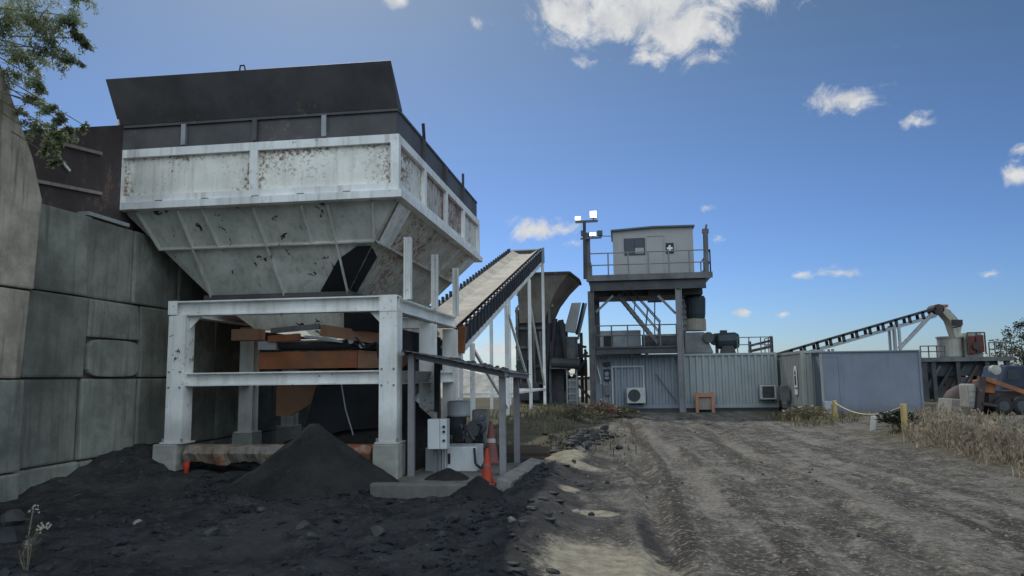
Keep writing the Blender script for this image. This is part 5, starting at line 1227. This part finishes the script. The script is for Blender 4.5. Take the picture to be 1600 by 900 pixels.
for i in range(420):                        # rubble row beside the track
    t_ = q.random(); y = 15.2+6.5*t_; x = -1.75+.16*(y-15)+q.gauss(0, .28); s_ = q.choice((.03,.04,.05,.07,.10,.14)); z = gz(x, y); k = [q.uniform(.6, 1.25) for _ in IV]; e1, e2 = q.uniform(.7,1.3), q.uniform(.45,.85)
    mb.add([(x+p.x*s_*k[j]*e1, y+p.y*s_*k[j], z+p.z*s_*k[j]*e2+s_*.2) for j, p in enumerate(IV)], IF)
tag(mb.build('clods', 'coal_lump', fix=False), 'black clods churned up along the track edge', 'clods', kind='stuff')

# ------------------------------------------------------------------ vegetation
def blades(mb, x, y, h, q, lean=.35, w=.012):
    z = gz(x, y)-.02; a = q.uniform(0, 6.28); l = q.uniform(.05, lean)*h; dx, dy = math.cos(a)*l, math.sin(a)*l; px, py = -math.sin(a)*w, math.cos(a)*w
    mb.add([(x-px, y-py, z), (x+px, y+py, z), (x+dx*.45+px*.7, y+dy*.45+py*.7, z+h*.6), (x+dx*.45-px*.7, y+dy*.45-py*.7, z+h*.6), (x+dx, y+dy, z+h)], [(0,1,2,3), (3,2,4)])
def seedhead(mb, x, y, h, q):
    z = gz(x, y)+h; s = q.uniform(.02, .04)
    for _ in range(3):
        a = q.uniform(0, 6.28); mb.add([(x+q.uniform(-.03,.03), y, z), (x+math.cos(a)*s, y+math.sin(a)*s, z+s*2), (x-math.cos(a)*s, y+.01, z+s*2.6)], [(0,1,2)])
q = random.Random(21)
mb = MB()
for c_ in range(380):
    t = q.random(); yc = 9.3+11.6*(t**.8); edge = np.interp(yc, [9.5, 12, 15, 17.4, 19, 20.5], [5.35, 5.7, 6.0, 6.3, 6.25, 6.7]); xc = edge+abs(q.gauss(0, .85)) - (.35 if q.random() < .12 else 0)
    hc = q.uniform(.10, .48)*min(1, .5+max(0, xc-edge)*1.1); rad = q.uniform(.06, .22)
    for i in range(q.randint(5, 22)):
        a_ = q.uniform(0, 6.28); r_ = rad*q.random()**.5; x, y = xc+math.cos(a_)*r_, yc+math.sin(a_)*r_; h = hc*q.uniform(.45, 1.1); blades(mb, x, y, h, q, .85, q.uniform(.005, .012))
        if q.random() < .22: seedhead(mb, x, y, h*.9, q)
tag(mb.build('dry_grass', 'grass_dry', fix=False), 'dry brown grass along the right side of the road', 'grass', kind='stuff')
mb = MB()
for i in range(9000):
    if q.random() < .5: x = q.uniform(-4.5, .3); y = 15.4+18.2*q.random()**1.9; k = 1. if x < -1.5 else (1. if y > 27 and x < .2 else .25)
    elif q.random() < .5: x = q.uniform(5.0, 7.6); y = q.uniform(23.5, 30); k = .9 if x > 5.2+(27-y)*.1 else .3
    else: x = q.uniform(6.6, 16); y = q.uniform(16, 40); k = .8
    cl = float(fbm(np.array(x*.8+3), np.array(y*.8), 3))
    if q.random() > (.45+cl*2.4)*k: continue
    if ox0-.1 < x < ox1+.1 and y > 28.9 or (6.6 < x < 7.7 and y > 30): continue
    blades(mb, x, y, q.uniform(.08, .28)*(1+cl), q, .9, .016)
tag(mb.build('weeds', 'grass_mixed', fix=False), 'green and straw weeds round the sheds and berm', 'weeds', kind='stuff')
def shrub(label, px, py, r, h, mat, n, seed):
    p = gpt(px, py); q = random.Random(seed); t = thing('weed_bush', label, 'bush', tuple(p), 'low weed bushes')
    mb = MB()
    for i in range(n):
        a = q.uniform(0, 6.28); k = q.random()**.6; hh = h*q.uniform(.35, 1)*(1-.4*k); x, y = p.x+math.cos(a)*r*k, p.y+math.sin(a)*r*k
        a2 = q.uniform(0, 6.28); s = q.uniform(.03, .08); z = p.z+hh
        mb.add([(x,y,z), (x+math.cos(a2)*s, y+math.sin(a2)*s, z+q.uniform(-.3,1)*s), (x+math.cos(a2+.5)*s*1.6, y+math.sin(a2+.5)*s*1.6, z+q.uniform(-.2,.8)*s), (x+math.cos(a2+1)*s, y+math.sin(a2+1)*s, z)], [(0,1,2,3)])
    mb.build('leaves', mat, t, fix=False)
    mb = MB()
    for i in range(18):
        a = q.uniform(0, 6.28); mb.tube((p.x, p.y, p.z-.02), (p.x+math.cos(a)*r*.6, p.y+math.sin(a)*r*.6, p.z+h*q.uniform(.4,.9)), .008, 4)
    mb.build('stems', 'bark', t)
shrub('reddish weed bush at the foot of the tower leg', 940, 655, .65, .75, 'grass_red', 900, 1)
shrub('green weed bush between the rubble row and the tower', 975, 652, .6, .45, 'grass_mixed', 700, 2)
shrub('straw coloured weed bush left of the reddish one', 905, 658, .8, .5, 'grass_mixed', 800, 3)
shrub('low green bush at the container foot by the office', 1262, 655, .8, .5, 'grass_mixed', 900, 4)
shrub('dark green weed bush behind the right yellow bollard', 1405, 668, .45, .45, 'leaf_dark', 700, 5)
shrub('dark weed tuft at the tower leg by the ribbed shed', 1065, 641, .35, .5, 'leaf_dark', 300, 6)
# flowering weed in the left corner
p = gpt(42, 893); fw_ = thing('flowering_weed', 'thin weed with small white flowers in the bottom left corner', 'weed', tuple(p))
mb = MB(); tips = []
for (px, py, y) in ((52, 795, p.y+.05), (62, 826, p.y), (45, 850, p.y+.1), (30, 862, p.y-.05), (70, 822, p.y+.05)):
    e = P(px, py, y); mid = p.lerp(e, .5)+Vector((random.uniform(-.05,.05), 0, .04)); mb.path([p-Vector((0,0,.05)), mid, e], .006, 5); tips.append(e)
mb.build('stems', 'bark', fw_)
q = random.Random(2)
for e in tips[:3]+[tips[4]]:
    mb = MB()
    for k in range(11):
        c = e+Vector((q.uniform(-.035,.035), q.uniform(-.03,.03), q.uniform(-.035,.03)))
        for j in range(4):
            a = 1.57*j+q.random(); s = .012; mb.add([c, c+Vector((math.cos(a)*s, -.005, math.sin(a)*s)), c+Vector((math.cos(a+.9)*s, .006, math.sin(a+.9)*s))], [(0,1,2)])
    mb.build('flower_head', 'flower_white', fw_, fix=False)
mb = MB()
for k in range(60):
    e = random.choice(tips); c = p.lerp(e, q.uniform(.2,.95)); a = q.uniform(0,6.28); s = q.uniform(.02,.05); mb.add([c, c+Vector((math.cos(a)*s, math.sin(a)*s, .4*s)), c+Vector((math.cos(a+.4)*s*1.5, math.sin(a+.4)*s*1.5, .1*s))], [(0,1,2)])
mb.build('leaves', 'grass_mixed', fw_, fix=False)

# overhanging tree, upper left
def tree(name, label, base, h, trunk_r, anchors, leafmat_, nleaf, ls, seed, group=None, droop=.5, spread=.22, lw=.26):
    q = random.Random(seed); b = Vector(base); t = thing(name, label, 'tree', tuple(b), group)
    top = b+Vector((q.uniform(-.3,.3), 0, h*.75)); fork = b+Vector((.1, 0, h*.45))
    mb = MB(); mb.tube(b-Vector((0,0,.2)), fork, trunk_r, 10, trunk_r*.75); mb.tube(fork, top, trunk_r*.72, 8, trunk_r*.3); mb.build('trunk', 'bark', t)
    lb = MB(); lf = MB()
    for (c, rx, rz_, wgt) in anchors:
        c = Vector(c); st_ = fork.lerp(top, q.random()); mid = st_.lerp(c, .55)+Vector((0,0,.25*rx)); lb.tube(st_, mid, trunk_r*.16, 6, trunk_r*.07); lb.tube(mid, c, trunk_r*.07, 5, trunk_r*.03)
        nt_ = max(4, int(16*wgt)); n = int(nleaf*wgt/nt_)
        for k in range(nt_):
            e = c+Vector((q.gauss(0,.62)*rx, q.gauss(0,.62)*rx, q.gauss(-.35*droop,.62)*rz_)); lb.tube(c.lerp(e, .1), e, trunk_r*.025, 4, trunk_r*.012)
            for i in range(n):
                u = q.random(); pnt = c.lerp(e, .35+.65*u)+Vector((q.gauss(0,spread), q.gauss(0,spread), q.gauss(-.03,spread)))*min(1, rx*1.6)
                s = ls*q.uniform(.6, 1.4); d = Vector((q.gauss(0,1), q.gauss(0,1), q.gauss(-droop,.6))).normalized(); sd_ = d.cross(Vector((q.gauss(0,1),q.gauss(0,1),q.gauss(0,1)))).normalized()*s*lw
                lf.add([pnt, pnt+d*s*.45+sd_, pnt+d*s, pnt+d*s*.45-sd_], [(0,1,2,3)])
    lb.build('branches', 'bark', t); lf.build('crown', leafmat_, t, fix=False); return t
TYY = 8.6
an = []
for (px, py, r, w) in ((10,20,.34,1.5),(60,30,.32,1.4),(110,25,.22,1.0),(125,60,.15,.6),(85,75,.22,.9),(40,85,.30,1.3),(10,110,.22,.8),(60,125,.16,.6),(48,150,.12,.45),(75,165,.12,.45),(95,180,.10,.35),(60,195,.16,.5),(90,205,.18,.65),(75,225,.14,.45),(88,250,.08,.22),(110,200,.10,.25),(130,195,.06,.12),(30,170,.1,.2),(115,90,.1,.3),(-40,40,.5,1.5),(-60,-40,.6,1.5),(40,-40,.5,1.4),(120,-20,.25,.7)):
    c = P(px, py, TYY+random.uniform(-.3,.3)); an.append((c, r, r*.8, w))
tree('overhanging_tree', 'fine leaved green tree branch drooping over the steel panel at upper left', (-10.4, 8.9, 4.15), 4.2, .16, an, 'leaf_green', 1100, .055, 4, droop=1.0, spread=.075, lw=.15)
# trees beyond the plant at right
for k, (px, py, Y_, sc_, nl, lab) in enumerate(((1588, 545, 52, 1.0, 260, 'dark sparse tree rising behind the screening plant at right'), (1640, 560, 56, 1.1, 260, 'dark tree at the right edge behind the sparse one'))):
    an = []; q = random.Random(40+k)
    for (dx, dy, r, w) in ((-28,-8,.4,.6),(-12,-22,.4,.8),(5,-38,.35,.8),(16,-20,.5,1.2),(-5,0,.5,1.),(-22,14,.5,1.),(10,10,.6,1.4),(-36,20,.35,.5),(28,-6,.6,1.3),(30,20,.6,1.2),(0,28,.6,1.0),(-20,34,.4,.6)):
        an.append((P(px+dx, py+dy, Y_+q.uniform(-1,1)), r*sc_, r*.8*sc_, w))
    bx = P(px+12, 590, Y_).x; tree('bush_tree', lab, (bx, Y_, 0), 4.2, .14, an, 'leaf_dark', nl, .15, 50+k, 'trees behind the plant', droop=.1, spread=.2)
# far pale spoil mounds seen between the legs
for (cx, cy, r, h, lab) in ((-9, 58, 7, 2.4, 'pale distant spoil mound seen between the conveyor legs'), (-17, 70, 9, 3.0, 'broad distant spoil mound seen under the shed roof'), (30, 80, 12, 2.2, 'distant spoil mound seen beyond the screening plant')):
    pile(cx, cy, r, h, lab, 'concrete_pale', 1.3, z=0, n=40, m=10, name='spoil_mound')
